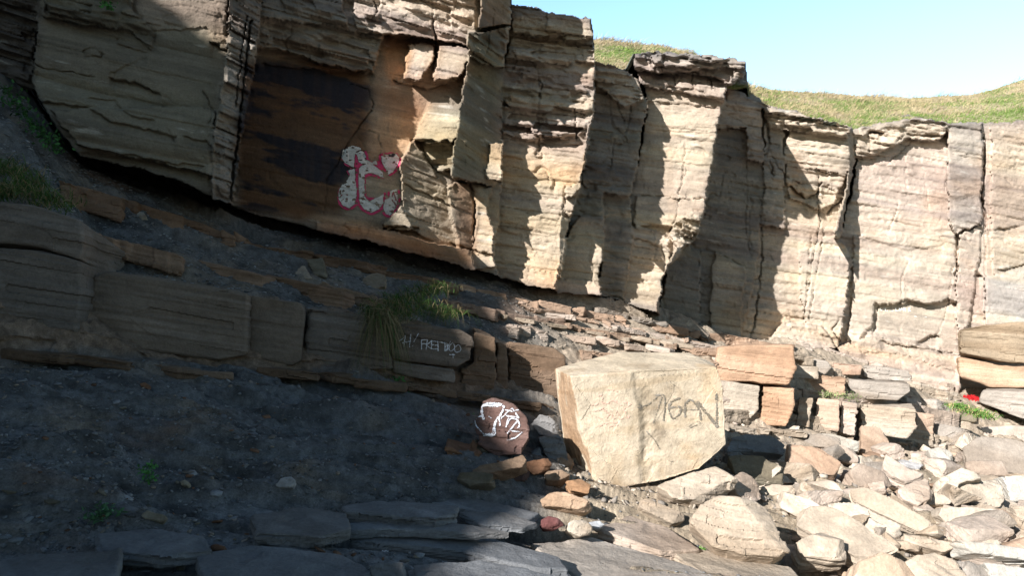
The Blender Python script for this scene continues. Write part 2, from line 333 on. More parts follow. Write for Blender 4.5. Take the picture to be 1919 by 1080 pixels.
# cracks and grooves traced one by one: polyline, half width in pixels, depth
CRACKS = [
 ([(64,100),(62,120),(90,130),(130,135),(175,143)],2.2,.12),([(205,146),(262,158),(300,178)],2.4,.16),([(165,184),(215,190),(245,218),(290,228)],2.0,.07),
 ([(66,190),(130,196),(170,205),(212,230),(250,238),(330,256)],3.0,.12),([(150,286),(250,292),(320,306),(382,312)],1.3,.12),
 ([(155,95),(160,91),(178,92),(192,103),(190,108),(160,105),(155,95)],4.5,.14),([(218,70),(219,80),(250,92),(275,98)],1.1,.08),
 ([(205,140),(250,115),(275,108)],1,.05),([(315,245),(325,262)],4,.14),([(345,255),(388,266),(400,285)],2.2,.1),([(380,170),(400,205),(392,230)],3,.12),
 ([(428,15),(430,58)],2.5,.2),([(395,78),(430,96)],2.6,.2),
 ([(470,40),(445,260),(432,380)],4,.3),([(462,30),(440,200)],1.5,.2),
 ([(614,120),(619,138)],1,.1),([(655,158),(688,165),(700,192),(694,208),(668,245),(640,290),(612,340),(605,400)],1.1,.12),
 ([(690,245),(708,252),(714,280),(712,300)],1.0,.08),([(490,120),(560,128),(640,132),(700,138)],2,.1),
 ([(668,60),(716,66),(770,72),(812,76),(816,84)],2.2,.25),([(812,40),(818,84),(812,130)],2.6,.35),([(700,2),(706,20),(698,34)],1.5,.2),
 ([(735,152),(760,158),(800,168),(850,152),(872,140)],2,.12),([(770,262),(800,262),(836,268)],2.5,.2),([(800,300),(818,322),(845,330),(850,345)],1.6,.15),
 ([(756,345),(790,360),(830,378),(850,388)],2,.12),([(722,428),(748,424),(784,428)],3,.25),([(845,455),(890,470),(924,478)],2,.15),
 ([(640,446),(655,430)],1,.1),([(888,380),(890,430),(882,480)],2,.25),([(850,338),(920,352)],2.5,.2),
 ([(968,62),(1030,72),(1060,66)],2.5,.2),([(1005,120),(1015,160),(1008,210),(1010,290)],2.0,.18),([(1060,75),(1112,86)],1.6,.15),([(1040,200),(1100,215)],1.5,.12),
 ([(1075,205),(1080,232),(1078,260)],2,.18),([(1000,268),(1040,272),(1098,270)],1.6,.08),([(1040,430),(1060,370)],1,.08),([(985,400),(1000,396)],1,.05),
 ([(1150,258),(1148,290),(1142,318)],2,.15),([(1100,262),(1145,266),(1180,270)],1.4,.08),([(1100,345),(1180,350)],1.5,.1),([(1152,180),(1170,230)],1.3,.08),
 ([(1283,270),(1280,330),(1272,364)],1.2,.12),([(1272,372),(1270,400),(1258,420)],1.2,.12),([(1262,425),(1240,460),(1246,490)],1.8,.14),
 ([(1195,366),(1280,372),(1328,372)],1.6,.1),([(1190,300),(1240,302),(1330,310)],1.2,.05),([(1230,190),(1290,196),(1345,202)],1.2,.08),([(1186,446),(1210,452),(1250,468)],1.4,.12),
 ([(1262,142),(1266,160)],2.6,.3),([(1296,136),(1298,166)],2.8,.35),([(1330,146),(1334,168)],2.6,.3),([(1190,128),(1235,138),(1300,134),(1355,150)],2.4,.35),
 ([(1400,300),(1398,420),(1404,470)],2,.12),([(1425,420),(1430,470),(1424,520),(1416,600),(1406,636)],2.2,.3),([(1350,440),(1420,452)],1.2,.08),([(1312,470),(1310,610)],1.6,.2),
 ([(1535,330),(1532,388),(1538,420),(1520,500),(1505,600)],1.4,.25),([(1480,350),(1510,372),(1530,364),(1538,340)],2.6,.35),([(1530,318),(1570,326)],1.3,.15),([(1540,350),(1566,356)],2.2,.25),
 ([(1560,390),(1550,400),(1578,375)],2.2,.3),([(1440,280),(1470,330),(1500,345)],1.5,.15),([(1545,430),(1530,520),(1516,600)],1.2,.2),([(1520,440),(1515,500),(1510,540)],1.5,.2),
 ([(1596,560),(1585,640)],2.0,.3),([(1574,600),(1560,615),(1572,640)],1.5,.25),([(1435,225),(1442,260),(1436,290)],4,.35),([(1442,300),(1450,330)],3,.25),
 ([(1735,250),(1700,270),(1685,288),(1660,310)],1.5,.12),([(1686,380),(1668,430),(1666,440)],1.3,.12),([(1776,240),(1776,300),(1772,360)],1.6,.12),([(1700,252),(1776,256)],2.4,.25),
 ([(1840,246),(1846,300),(1840,370),(1846,400),(1852,440)],3.5,.3),([(1792,434),(1796,470),(1788,520)],2.4,.3),([(1635,622),(1648,572),(1668,570),(1702,562),(1735,572),(1796,566)],1.3,.16),
 ([(1702,490),(1692,520),(1688,556)],1.4,.12),([(1786,500),(1778,560),(1762,620),(1738,640)],1.4,.15),([(1720,642),(1745,628),(1760,632)],2.0,.25),([(1600,440),(1700,470),(1770,460)],1,.06),
 ([(1846,420),(1848,560),(1846,600)],1.8,.18),([(1868,430),(1919,424)],1.2,.12),([(1870,508),(1919,498),(2000,500)],1.8,.18),([(1830,515),(1838,518)],5,.3),
 ([(1620,255),(1640,245),(1655,250)],4,.25),([(1604,294),(1640,300)],2,.15),([(1690,680),(1695,720)],1.4,.1),([(1615,660),(1690,665),(1795,700)],1.3,.12),([(1650,640),(1740,655),(1795,665)],1.6,.2),
]
cw = X + 2.5 * noise(PX, (1/9, 1/9, 1), 101); ch = Y + 2.5 * noise(PX, (1/9, 1/9, 1), 103)
crk = np.zeros(X.shape); und = np.zeros(X.shape)
for pl, w, dp in CRACKS:
    xs = [p[0] for p in pl]; ys = [p[1] for p in pl]
    i0, i1 = np.searchsorted(GX, (min(xs) - 30, max(xs) + 30)); j0, j1 = np.searchsorted(GY, (min(ys) - 30, max(ys) + 50))
    if j1 <= j0 or i1 <= i0: continue
    s = np.s_[j0:j1, i0:i1]
    dd = segdist(cw[s], ch[s], pl)
    if max(xs) - min(xs) > 1.5 * (max(ys) - min(ys)):      # a parting along the beds: the bed below it is eaten back and swells out again
        yl = np.interp(cw[s], xs, ys) if xs == sorted(xs) else None
        if yl is not None:
            q = ch[s] - yl; ins_ = sstep(min(xs) - 4, min(xs) + 8, X[s]) * (1 - sstep(max(xs) - 8, max(xs) + 4, X[s]))
            und[s] = np.maximum(und[s], .9 * dp * ins_ * sstep(-1, 2, q) * np.exp(-np.maximum(q, 0) / 13.))
    crk[s] = np.maximum(crk[s], (.55 if xs[-1] < 410 else 1.0) * dp * np.clip(1.1 - dd / (w * .5 + .4), 0, 1) * (.35 + .65 * sstep(-.7, .2, noise(PX[s], (1/18, 1/18, 1), 105))))
bl, bf = layers(B, .95, 121, .55)
sw = np.clip(1 - np.abs(2 * bf - 1) ** 3.5, 0, 1) * (.7 + .5 * noise(B, (.5, .5, .9), 122))
disp += crk + und - .13 * (sw - .6) * blur(((FID > 0) & (X < 408) & (X > 60)).astype(float), 3, 1)
D2 = D + disp
# ---- colour of the rock itself
b1 = noise(B, (.12, .12, 2.2), 201); b2 = noise(B, (.3, .3, 9), 202); b3 = fbm(B, (1.2, 1.2, 4), 203, 4); b4 = noise(B, (.8, .8, 30), 204)
cc = COLb.copy()
cc = lerp(cc, cc * np.array((.80, .76, .77)), sstep(-.05, .6, b1))
cc = lerp(cc, cc * np.array((1.02, .86, .70)), sstep(.2, .6, fbm(B, (.35, .35, .8), 211, 4)) * .7)
cc = lerp(cc, cc * np.array((.80, .72, .66)), sstep(.3, .7, noise(B, (3.5, 3.5, .3), 212)) * sstep(-.1, .4, noise(B, (.4, .4, .3), 213)) * .3)
cc = lerp(cc, cc * np.array((.72, .73, .74)), sstep(.1, .45, fbm(B, (.8, .8, 3.5), 214, 4)) * .55)
cc = lerp(cc, cc * np.array((1.1, 1.08, .98)), np.clip(-b1 * 1.3, 0, 1))
cc = lerp(cc, cc * np.array((.74, .74, .78)), sstep(.25, .8, b2) * .8)
cc = lerp(cc, cc * 1.22, sstep(.3, .9, -b2 + .3 * b4) * .8)
cc = lerp(cc, cc * np.array((1.12, .98, .85)), sstep(.1, .6, fbm(B, (.6, .6, 1.3), 207, 3)) * .7)
cc = lerp(cc, np.zeros(3) + WHITE * .95, sstep(.42, .62, fbm(B, (1.5, 1.5, 9), 208, 4)) * .4)
cc *= (1 + .16 * b3 + .10 * b4)[..., None]
# stains with a shape of their own
def soft(poly, k): return blur(inpoly(X + 12 * fbm(PX, (1/40, 1/40, 1), 301, 3), Y + 10 * fbm(PX, (1/40, 1/40, 1), 302, 3), poly).astype(float), k, 2)
st = soft([(448,105),(560,112),(668,130),(694,170),(698,230),(690,290),(650,330),(640,400),(560,412),(436,392),(440,260)], 4)
sb = sstep(-.16, .05, fbm(B, (.5, .5, 2.8), 303, 6) + .22 * fbm(B, (5, 5, 14), 304, 4) + .05)
stk = .88 + .12 * sstep(-.3, .4, noise(B, (14, 14, .8), 306)) ; streak = sstep(.1, .7, noise(B, (5, 5, .35), 307)) * .35
cc = lerp(cc, lerp(cc * np.array((.44, .30, .22)), np.zeros(3) + np.array((.020, .020, .030)), np.clip(sb * stk + streak * sstep(-.2, .3, sb), 0, 1)), st * .97)
sr = soft([(700,150),(810,170),(800,215),(770,260),(750,300),(700,330),(690,250),(720,200)], 8)
cc = lerp(cc, cc * np.array((1.45, 1.08, .82)), sr * .8)
cc = lerp(cc, np.zeros(3) + ORANGE * 1.0, soft([(722,72),(772,76),(768,110),(752,150),(738,150),(722,140)], 2) * .85)
cc = lerp(cc, cc * np.array((1.2, .82, .6)), soft([(560,390),(720,425),(840,455),(830,490),(740,465),(600,430),(440,385),(450,370)], 6) * .55)
cc = lerp(cc, RUST * .8 + 0 * cc, soft([(850,340),(880,340),(893,470),(862,470),(850,400)], 3) * .6)
cc = lerp(cc, ORANGE * .9 + 0 * cc, soft([(1486,285),(1503,285),(1506,380),(1488,380)], 3) * .35)
cc = lerp(cc, cc * np.array((.8, .82, .88)), soft([(1430,440),(1468,440),(1466,560),(1420,600)], 4) * .6)
# skyline: above it the surface runs back as the plateau
ys = pl_interp(SKY, GX) + 2.5 * noise(np.stack([GX, GX * 0, GX * 0], -1), (1/9, 1, 1), 401) + 1.2 * noise(np.stack([GX, GX * 0, GX * 0], -1), (1/3, 1, 1), 402)
js = np.clip(np.searchsorted(GY, ys), 1, len(GY) - 1)
P = EYE + ray(X, Y) * D2[..., None]
ii = np.arange(len(GX)); J = np.arange(len(GY))[:, None]
Pt = P[js, ii][None]
kk = np.maximum(js[None] - J, 0)[..., None] * np.array([0.0, .05, .003])
above = (J < js[None])
P = np.where(above[..., None], Pt + kk, P)
cc = np.where(above[..., None], (SHALE * 1.5 + np.array((.02, .04, .0)))[None, None], cc)
CLIFF_P = P; CLIFF_C = cc
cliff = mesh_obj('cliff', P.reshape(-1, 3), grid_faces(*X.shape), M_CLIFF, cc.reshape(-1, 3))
tag(cliff, 'tall jointed sandstone cliff of stepped buttresses and recesses behind the rubble', 'cliff', kind='structure')
def bil(A, gx, gy, px, py):
    i = np.clip((np.asarray(px) - gx[0]) / (gx[1] - gx[0]), 0, len(gx) - 1.001); j = np.clip((np.asarray(py) - gy[0]) / (gy[1] - gy[0]), 0, len(gy) - 1.001)
    i0 = i.astype(int); j0 = j.astype(int); a = (i - i0); b = (j - j0)
    if A.ndim == 3: a = a[..., None]; b = b[..., None]
    return (A[j0, i0] * (1 - a) + A[j0, i0 + 1] * a) * (1 - b) + (A[j0 + 1, i0] * (1 - a) + A[j0 + 1, i0 + 1] * a) * b
# ================================================================ GROUND
# lines across the picture (px, py, distance), from the near ground up the shale slope to the foot of the cliff
LN = [
 [(-400,1500,2.6),(300,1500,2.75),(960,1500,3.1),(1500,1500,3.7),(2400,1500,4.2)],
 [(-400,1080,4.4),(0,1080,4.6),(500,1080,5.0),(960,1080,5.6),(1300,1080,6.3),(1700,1080,6.9),(2400,1080,7.6)],
 [(-400,640,7.3),(0,650,7.7),(150,662,8.2),(465,692,9.1),(735,705,9.95),(850,722,10.6),(1040,750,11.8),(1200,785,13.0),(1350,795,14.0),(1480,808,14.9),(1620,850,15.6),(1760,850,16.4),(2400,940,18)],
 [(-400,350,8.2),(0,400,8.6),(150,440,9.1),(178,528,9.1),(465,566,9.9),(735,608,10.9),(860,628,11.6),(960,645,12.4),(1040,660,13.2),(1200,672,14.3),(1350,665,15.2),(1490,662,16.2),(1600,700,17.2),(1760,770,18.0),(2400,850,20)],
 [(-400,100,10.3),(0,150,10.6),(60,200,10.8),(150,316,11.3),(262,345,11.9),(396,398,12.7),(435,403,13.35),(590,440,13.95),(740,476,14.55),(890,516,14.85),(935,528,15.15),(1040,553,15.75),(1125,566,16.35),(1240,596,17.45),(1312,618,18.6),(1390,642,19.4),(1500,648,19.9),(1600,682,20.1),(1740,722,20.1),(1800,730,20.3),(2400,800,22)],
 [(-400,60,16),(0,110,16),(60,160,16),(150,276,16),(262,305,17),(396,358,18),(590,406,19),(740,444,20),(890,484,21),(1040,520,22),(1240,564,24),(1390,610,26),(1500,628,27),(1600,675,27),(1800,710,28),(2400,760,30)],
]
TX = np.arange(-400, 2330, 2.5)
TV = np.concatenate([np.linspace(0, 1, 60, endpoint=False), 1 + np.linspace(0, 1, 230, endpoint=False), 2 + np.linspace(0, 1, 90, endpoint=False), 3 + np.linspace(0, 1, 130, endpoint=False), 4 + np.linspace(0, 1, 25)])
LY = np.stack([pl_interp(l, TX, 1) for l in LN]); LQ = np.stack([np.interp(TX, [p[0] for p in l], [1 / p[2] for p in l]) for l in LN])
def sm1(a, k=9): return np.convolve(np.pad(a, k, mode='edge'), np.ones(2 * k + 1) / (2 * k + 1), 'valid')
LY = np.stack([sm1(a, 3) for a in LY]); LQ = np.stack([sm1(a, 6) for a in LQ])
t0 = np.minimum(TV.astype(int), 4); tf = TV - t0
TY = LY[t0] * (1 - tf)[:, None] + LY[t0 + 1] * tf[:, None]
TQ = LQ[t0] * (1 - tf)[:, None] + LQ[t0 + 1] * tf[:, None]
TXX = np.broadcast_to(TX, TY.shape)
TP = EYE + ray(TXX, TY) / TQ[..., None]
TB = bedco(TP)
amp = np.interp(TV, [0, 1.9, 2, 3, 3.3, 4, 5], [1, 1, .8, .8, 1, 1, .4])[:, None]
right = sstep(1050, 1400, TXX) * sstep(1.15, 1.5, TV[:, None] * np.ones_like(TXX))
fw = TY + 45 * noise(TP, (1.1, 1.1, 1), 499); fore = np.maximum(sstep(900, 950, fw + .06 * (TXX - 600)) * sstep(300, 460, TXX + 60 * noise(TP, (2, 2, 1), 498)), sstep(985, 1015, fw))        # bare bedding planes in the foreground
n_lo = fbm(TP, (.5, .5, .5), 501, 3); n_mid = fbm(TP, (2.3, 2.3, 2.3), 502, 4); n_hi = fbm(TP, (11, 11, 11), 503, 3)
# bedding terraces: thin slabs broken along wavy edges, long in the dip direction
fx = TP[..., 0] * .95 + TP[..., 1] * .22; fy = TP[..., 1] - TP[..., 0] * .16
FQ = np.stack([fx, fy, fx * 0], -1)
h = 1.0 * fbm(FQ, (.2, 1.7, 1), 511, 4) + .4 * fbm(FQ, (.6, 4.5, 1), 512, 3)
tq = np.floor(h * 7); tr = h * 7 - tq
ter = (tq + sstep(.88, 1, tr)) * .055 - .06
ter += .02 * fbm(FQ, (1.5, 9, 1), 513, 3)
shl = fbm(FQ, (.8, 2.6, 1), 521, 3); sq = np.floor(shl * 5); ledg = (sq + sstep(.6, 1, shl * 5 - sq)) * .05
dz = amp * (.09 * n_lo + .055 * n_mid + .016 * n_hi) * (1 - .75 * fore) + fore * (ter) + (1 - fore) * ledg * 1.1
lower = (TV[:, None] < 1.97) * np.ones_like(TXX)
dz = dz + right * (.12 * n_mid + .02)
# hollow under the bank at the left
hol = np.exp(-(((TXX - 270) / 26) ** 2 + ((TY - 893) / 13) ** 2)); dz = dz - .16 * hol
bank = np.exp(-(((TXX - 170) / 95) ** 2 + ((TY - 862 + .13 * (TXX - 170)) / 12) ** 2)); dz = dz + .20 * bank * (TY < 880 - .13 * (TXX - 170))
up = np.zeros_like(TP); up[..., 2] = 1
# riser of the ledge: displace towards the viewer in bedded steps
ris = np.interp(TV, [1.97, 2.03, 2.97, 3.03], [0, 1, 1, 0])[:, None] * np.ones_like(TXX)
rl = hsh(np.floor(TB[..., 2] * 7).astype(np.int64), np.floor(TB[..., 0] * 1.3 + .5 * n_lo).astype(np.int64), (TXX * 0).astype(np.int64), 77)
TP = TP + up * dz[..., None]
TP[..., 1] -= ris * (.10 * rl + .05 * n_mid + .03 * n_hi) + .0
tcol = np.zeros(TP.shape) + SHALE
cn = fbm(TP, (1.2, 1.2, 1.2), 531, 4); tcol = lerp(tcol, RUST * .45 + 0 * tcol, sstep(.15, .5, fbm(TP, (.9, .9, .9), 534, 4)) * .6); tcol = lerp(tcol, tcol * .45, sstep(.1, .35, fbm(TP, (2.2, 5, 5), 535, 4)) * .8)
cn2 = noise(TP, (26, 26, 26), 532); cn3 = noise(TP, (9, 9, 9), 533)
tcol = lerp(tcol, SHALE * np.array((1.5, 1.25, 1.0)), sstep(-.1, .5, cn))
tcol = lerp(tcol, SLATE * .85 + 0 * tcol, fore * (.55 + .3 * cn))
tcol = lerp(tcol, np.array((.36, .30, .235)) + 0 * tcol, right * .9)
tcol = lerp(tcol, np.array((.30, .25, .19)) + 0 * tcol, sstep(930, 1080, TXX + .4 * (TY - 1000)) * fore)
tcol = lerp(tcol, BROWN * 1.15 + 0 * tcol, ris * .8)
tcol = lerp(tcol, np.array((.34, .285, .225)) + 0 * tcol, sstep(900, 1120, TXX) * (TV[:, None] > 1.9) * .92)
tcol *= (1 + .35 * cn2 + .25 * cn3)[..., None]
ground = mesh_obj('ground', TP.reshape(-1, 3), grid_faces(*TXX.shape)[:, ::-1], M_SHALE, tcol.reshape(-1, 3))
tag(ground, 'dark shale slope and bedding planes running up to the cliff foot', 'ground', kind='structure')
def ground_at(px, py):
    """depth and point of the ground sheet under a pixel (column wise search)"""
    i = int(np.clip(round((px + 400) / 2.5), 0, len(TX) - 1)); col = TY[:, i]
    j = int(np.argmin(np.abs(col - py))); return TP[j, i]
def gd(px, py): return float(ground_at(px, py)[1])
# broad low land under and around everything
gx = np.linspace(-160, 160, 90); gy = np.linspace(-160, 220, 110); AX, AY = np.meshgrid(gx, gy)
AZ = -1.6 - .02 * AX + .15 * fbm(np.stack([AX, AY, AX * 0], -1), (.2, .2, 1), 541, 3)
land = mesh_obj('rock_platform', np.stack([AX, AY, AZ], -1).reshape(-1, 3), grid_faces(*AX.shape)[:, ::-1], M_SHALE, np.zeros((AX.size, 3)) + np.array((.2, .17, .13)))
tag(land, 'flat wave cut rock platform stretching away below the cliffs', 'ground', kind='structure')
# ================================================================ GRASSY TOP
CREST = [(1000,60),(1112,72),(1150,74),(1190,80),(1240,84),(1300,98),(1345,118),(1384,156),(1412,162),(1450,168),(1560,176),(1700,182),(1780,180),(1830,176),(1870,166),(1900,154),(1930,146),(2020,130),(2400,120)]
HX = np.arange(1060, 2400, 4.0); HT = np.linspace(0, 1.6, 60)
cy = pl_interp(CREST, HX); sy = pl_interp(SKY, HX); sy = np.where(HX < 1404, np.maximum(sy, 150), sy) + 16
d0 = np.where(HX < 1404, 18.6, 21.8) + 0 * HX; d0 = sm1(np.interp(HX, [1060, 1380, 1430, 2400], [18.2, 19.5, 21.6, 22.6]), 4); d1 = d0 + 4.2
HQ = []
for t in HT:
    if t <= 1:
        q = EYE + ray(HX, sy * (1 - t) + cy * t) / ((1 / d0) * (1 - t) + (1 / d1) * t)[:, None]
    else:
        q = EYE + ray(HX, cy) * d1[:, None] + np.array([0, 1, .12])[None] * (t - 1) * 30
    HQ.append(q)
HP = np.array(HQ); hn = fbm(HP, (1.3, 1.3, 1.3), 551, 4)
HP[..., 2] += .12 * hn * np.interp(HT, [0, .1, 1, 1.6], [1, 1, .5, 1])[:, None]
hc = lerp(np.zeros(HP.shape) + np.array((.34, .29, .20)), np.array((.15, .20, .07)) + np.zeros(HP.shape), sstep(-.1, .35, fbm(HP, (.8, .8, 2), 553, 3)))
hill = mesh_obj('hill', HP.reshape(-1, 3), grid_faces(len(HT), len(HX))[:, ::-1], M_SHALE, hc.reshape(-1, 3))
tag(hill, 'grassy slope along the cliff top under the sky', 'hill', kind='structure')
def blades(name, roots, dirs, L, Wd, cols, label, cat, kind=None, seg=3, droop=.5, group=None, parent=None):
    n = len(roots); rr = rng
    side = np.cross(dirs, rr.normal(size=(n, 3))); side /= np.linalg.norm(side, axis=1)[:, None] + 1e-9
    V = []; 
    for s in range(seg + 1):
        t = s / seg
        c = roots + dirs * (L * t)[:, None]; c[:, 2] -= droop * L * t * t
        w = (Wd * (1 - t * .9) / 2)[:, None]
        V += [c - side * w, c + side * w]
    V = np.stack(V, 1); k = 2 * (seg + 1); base = (np.arange(n) * k)[:, None]
    F = np.concatenate([base + np.array([2 * s, 2 * s + 1, 2 * s + 3, 2 * s + 2]) for s in range(seg)])
    cl = np.repeat(cols, k, axis=0)
    o0 = roots.mean(0); o0 = np.array([o0[0], o0[1], roots[:, 2].min()])
    o = mesh_obj(name, V.reshape(-1, 3), F, M_GRASS, cl, origin=o0, parent=parent)
    tag(o, label, cat, group, kind); return o
def gcols(n, g=.6, bright=1.0):
    a = np.array((.10, .20, .035)); b = np.array((.38, .31, .16)); c = np.array((.05, .12, .03))
    u = rng.random(n); k = rng.random(n)
    r = np.where((u < g)[:, None], a + (c - a) * k[:, None], b * (.6 + .6 * k[:, None])); return r * bright
n = 60000
ti = rng.integers(0, 38, n); ti[:6000] = rng.integers(0, 4, 6000); xi = rng.integers(0, len(HX) - 1, n); fxr = rng.random(n)[:, None]
r0 = HP[ti, xi] * (1 - fxr) + HP[ti, xi + 1] * fxr
dry = 1.8 * fbm(r0, (.55, .55, 1), 561, 4) + .5 * (HT[ti] - .5) + .05
dv = np.stack([.45 + .4 * rng.normal(size=n), .3 * rng.normal(size=n) - .7 * (ti < 4), .9 - .5 * (ti < 4)], -1); dv /= np.linalg.norm(dv, axis=1)[:, None]
gc = gcols(n, .5); gc = np.where((rng.random(n) < .62 + .9 * dry)[:, None], np.array((.42, .35, .21)) * (.7 + .5 * rng.random(n))[:, None], np.array((.15, .24, .05)) * (.6 + .7 * rng.random(n))[:, None])
tl = (.06 + .2 * rng.random(n)) * (1 + 1.2 * sstep(0, .5, fbm(r0, (1.6, 1.6, 1), 562, 3)) * (.3 + HT[ti]))
n2 = 9000
xi2 = rng.integers(0, len(HX) - 1, n2); cl2 = noise(np.stack([HX[xi2], HX[xi2] * 0, HX[xi2] * 0], -1), (1/16, 1, 1), 571) + .5 * noise(np.stack([HX[xi2], HX[xi2] * 0, HX[xi2] * 0], -1), (1/5, 1, 1), 572)
r2 = HP[rng.integers(31, 39, n2), xi2] + rng.normal(size=(n2, 3)) * [.05, .1, .01]
l2 = (.05 + .5 * rng.random(n2) * sstep(-.1, .8, cl2)) * np.interp(HX[xi2], [1860, 1900], [1, 1.8])
c2_ = np.where((rng.random(n2) < .75)[:, None], np.array((.40, .32, .21)) * (.6 + .6 * rng.random(n2))[:, None], np.array((.15, .22, .06)) * (.6 + .7 * rng.random(n2))[:, None])
v2 = np.stack([.55 + .35 * rng.normal(size=n2), .3 * rng.normal(size=n2), .9 + 0 * xi2], -1); v2 /= np.linalg.norm(v2, axis=1)[:, None]
r0 = np.vstack([r0, r2]); dv = np.vstack([dv, v2]); tl = np.r_[tl, l2]; gc = np.vstack([gc, c2_]); n = n + n2
blades('grass', r0, dv, tl, .008 + .012 * rng.random(n), gc, 'green and straw coloured grass along the cliff top', 'grass', 'stuff')

# ================================================================ ROCKS
def nrm(v): v = np.asarray(v, float); return v / np.linalg.norm(v)
def yawn(a, up=0.): a = math.radians(a); return nrm((math.sin(a), -math.cos(a), up))
def finish_rock(bm, name, mat, d, col, seed, band=None, rough=1.0, label=None, cat=None, group=None, lamf=14., col2=None, vox=None, kind=None, top=None, size=None, painter=None, hl=.5, shaper=None):
    bmesh.ops.recalc_face_normals(bm, faces=bm.faces)
    me = bpy.data.meshes.new(name); bm.to_mesh(me); bm.free()
    o = bpy.data.objects.new(name, me); C.objects.link(o)
    md = o.modifiers.new('r', 'REMESH'); md.mode = 'VOXEL'; md.voxel_size = vox or max(.014, d / 682 * 1.25); md.use_smooth_shade = False
    dg = bpy.context.evaluated_depsgraph_get(); m2 = bpy.data.meshes.new_from_object(o.evaluated_get(dg)); m2.name = name
    o.modifiers.clear(); o.data = m2; bpy.data.meshes.remove(me)
    n = len(m2.vertices); V = np.empty(n * 3, np.float32); m2.vertices.foreach_get('co', V); V = V.reshape(-1, 3).astype(float)
    N = np.empty(n * 3, np.float32); m2.vertices.foreach_get('normal', N); N = N.reshape(-1, 3)
    sz = size or float(np.linalg.norm(V.max(0) - V.min(0)))
    band = BN if band is None else nrm(band)
    ax = nrm(np.cross(band, (0.3, 1, .2))); ay = np.cross(band, ax)
    Q = np.stack([V @ ax, V @ ay, V @ band], -1) + seed * 3.7
    f = 2.2 / max(sz, .2)
    a = rough * sz * .05
    dsp = a * .45 * fbm(Q, (f, f, f), seed, 3) + a * .35 * fbm(Q, (f * 4, f * 4, f * 5), seed + 1, 3)
    lay = np.floor(Q[:, 2] * lamf + .6 * noise(Q, (f * 1.4, f * 1.4, f), seed + 2)).astype(np.int64)
    cell = np.floor(Q[:, 0] * f * 1.6 + lay * .37).astype(np.int64)
    off = hsh(lay, cell, lay * 0, seed + 3)
    side = 1 - np.abs(N @ band) ** 2
    dsp += side * off * min(.03, .03 * sz) * (rough + .2) * (noise(Q, (f, f, 2 * f), seed + 12) > -.1)
    dsp += side * min(.012, .02 * sz) * noise(Q, (f * 1.2, f * 1.2, lamf * 2.6), seed + 11)
    # conchoidal chips
    ch = fbm(Q, (f * 2, f * 2, f * 2), seed + 4, 2); dsp -= np.clip(ch - .28, 0, 1) * a * 2.0
    if shaper is not None: dsp = dsp * .6 + shaper(V, N)
    V2 = V + N * dsp[:, None]
    c1 = np.asarray(col, float); c2 = np.asarray(col2 if col2 is not None else c1 * np.array((.72, .66, .6)), float)
    t = sstep(-.3, .5, noise(Q, (f * .35, f * .35, lamf * .33), seed + 5) + .5 * noise(Q, (f, f, f), seed + 6))
    cl = lerp(np.zeros((n, 3)) + c1, c2 + np.zeros((n, 3)), t * .75)
    cl = lerp(cl, cl * 1.3 + .03, sstep(.3, .6, noise(Q, (f * .8, f * .8, lamf), seed + 7)) * hl)
    cl *= (1 + .2 * fbm(Q, (f * 4, f * 4, f * 4), seed + 8, 4) + .1 * noise(Q, (f * 3, f * 3, lamf * 3), seed + 9))[:, None]
    if painter is not None: cl = painter(V2, N, cl)
    o0 = np.array([V2[:, 0].mean(), V2[:, 1].mean(), V2[:, 2].min()])
    m2.vertices.foreach_set('co', (V2 - o0).astype(np.float32).ravel()); o.location = o0
    m2.materials.clear(); m2.materials.append(mat); setcol(m2, cl); m2.update()
    tag(o, label, cat, group, kind)
    return o
def prism(poly, d, n, th, shrink=.88, jit=0., seed=0, anchor=None, cuts=0):
    n = nrm(n); P = np.array(poly, float); c = P.mean(0) if anchor is None else np.array(anchor, float)
    A = ray(c[0], c[1]) * d; r = ray(P[:, 0], P[:, 1]); dn = r @ n
    k = (n @ A) / np.where(np.abs(dn) < .03, -.03, dn); F = EYE + r * k[:, None]
    rr = np.random.default_rng(seed); cen = F.mean(0)
    Bk = cen + (F - cen) * shrink - n * th; Bk += rr.normal(size=Bk.shape) * jit * th
    bm = bmesh.new(); a = [bm.verts.new(v) for v in F]; b = [bm.verts.new(v) for v in Bk]
    bm.faces.new(a); bm.faces.new(b[::-1])
    for i in range(len(a)):
        j = (i + 1) % len(a); bm.faces.new((a[j], a[i], b[i], b[j]))
    bmesh.ops.recalc_face_normals(bm, faces=bm.faces)
    sz = np.linalg.norm(F.max(0) - F.min(0))
    if cuts:
        cc0 = (F.mean(0) + Bk.mean(0)) / 2; allp = np.vstack([F, Bk])
        for q in range(cuts):
            v = rr.normal(size=3) + n * .35; v /= np.linalg.norm(v); e = ((allp - cc0) @ v).max()
            gm = bm.verts[:] + bm.edges[:] + bm.faces[:]
            res = bmesh.ops.bisect_plane(bm, geom=gm, plane_co=Vector(cc0 + v * e * rr.uniform(.72, .9)), plane_no=Vector(v), clear_outer=True)
            ed = [g for g in res['geom_cut'] if isinstance(g, bmesh.types.BMEdge)]
            if ed: bmesh.ops.holes_fill(bm, edges=ed)
        bmesh.ops.recalc_face_normals(bm, faces=bm.faces)
    try: bmesh.ops.bevel(bm, geom=list(bm.edges), offset=min((.007 if cuts else .014) * sz, th * .1), segments=1, affect='EDGES', clamp_overlap=True)
    except Exception: pass
    bmesh.ops.triangulate(bm, faces=bm.faces[:])
    return bm
SEED = [100]
def rock(name, label, poly, d, n, th, col, cat='rock', **k):
    SEED[0] += 13
    pk = {a: k.pop(a) for a in ('shrink', 'jit', 'anchor', 'cuts') if a in k}
    bm = prism(poly, d, n, th, seed=SEED[0], jit=k.pop('jitter', .05), **pk)
    return finish_rock(bm, name, k.pop('mat', M_ROCK), d, col, SEED[0], label=label, cat=cat, **k)
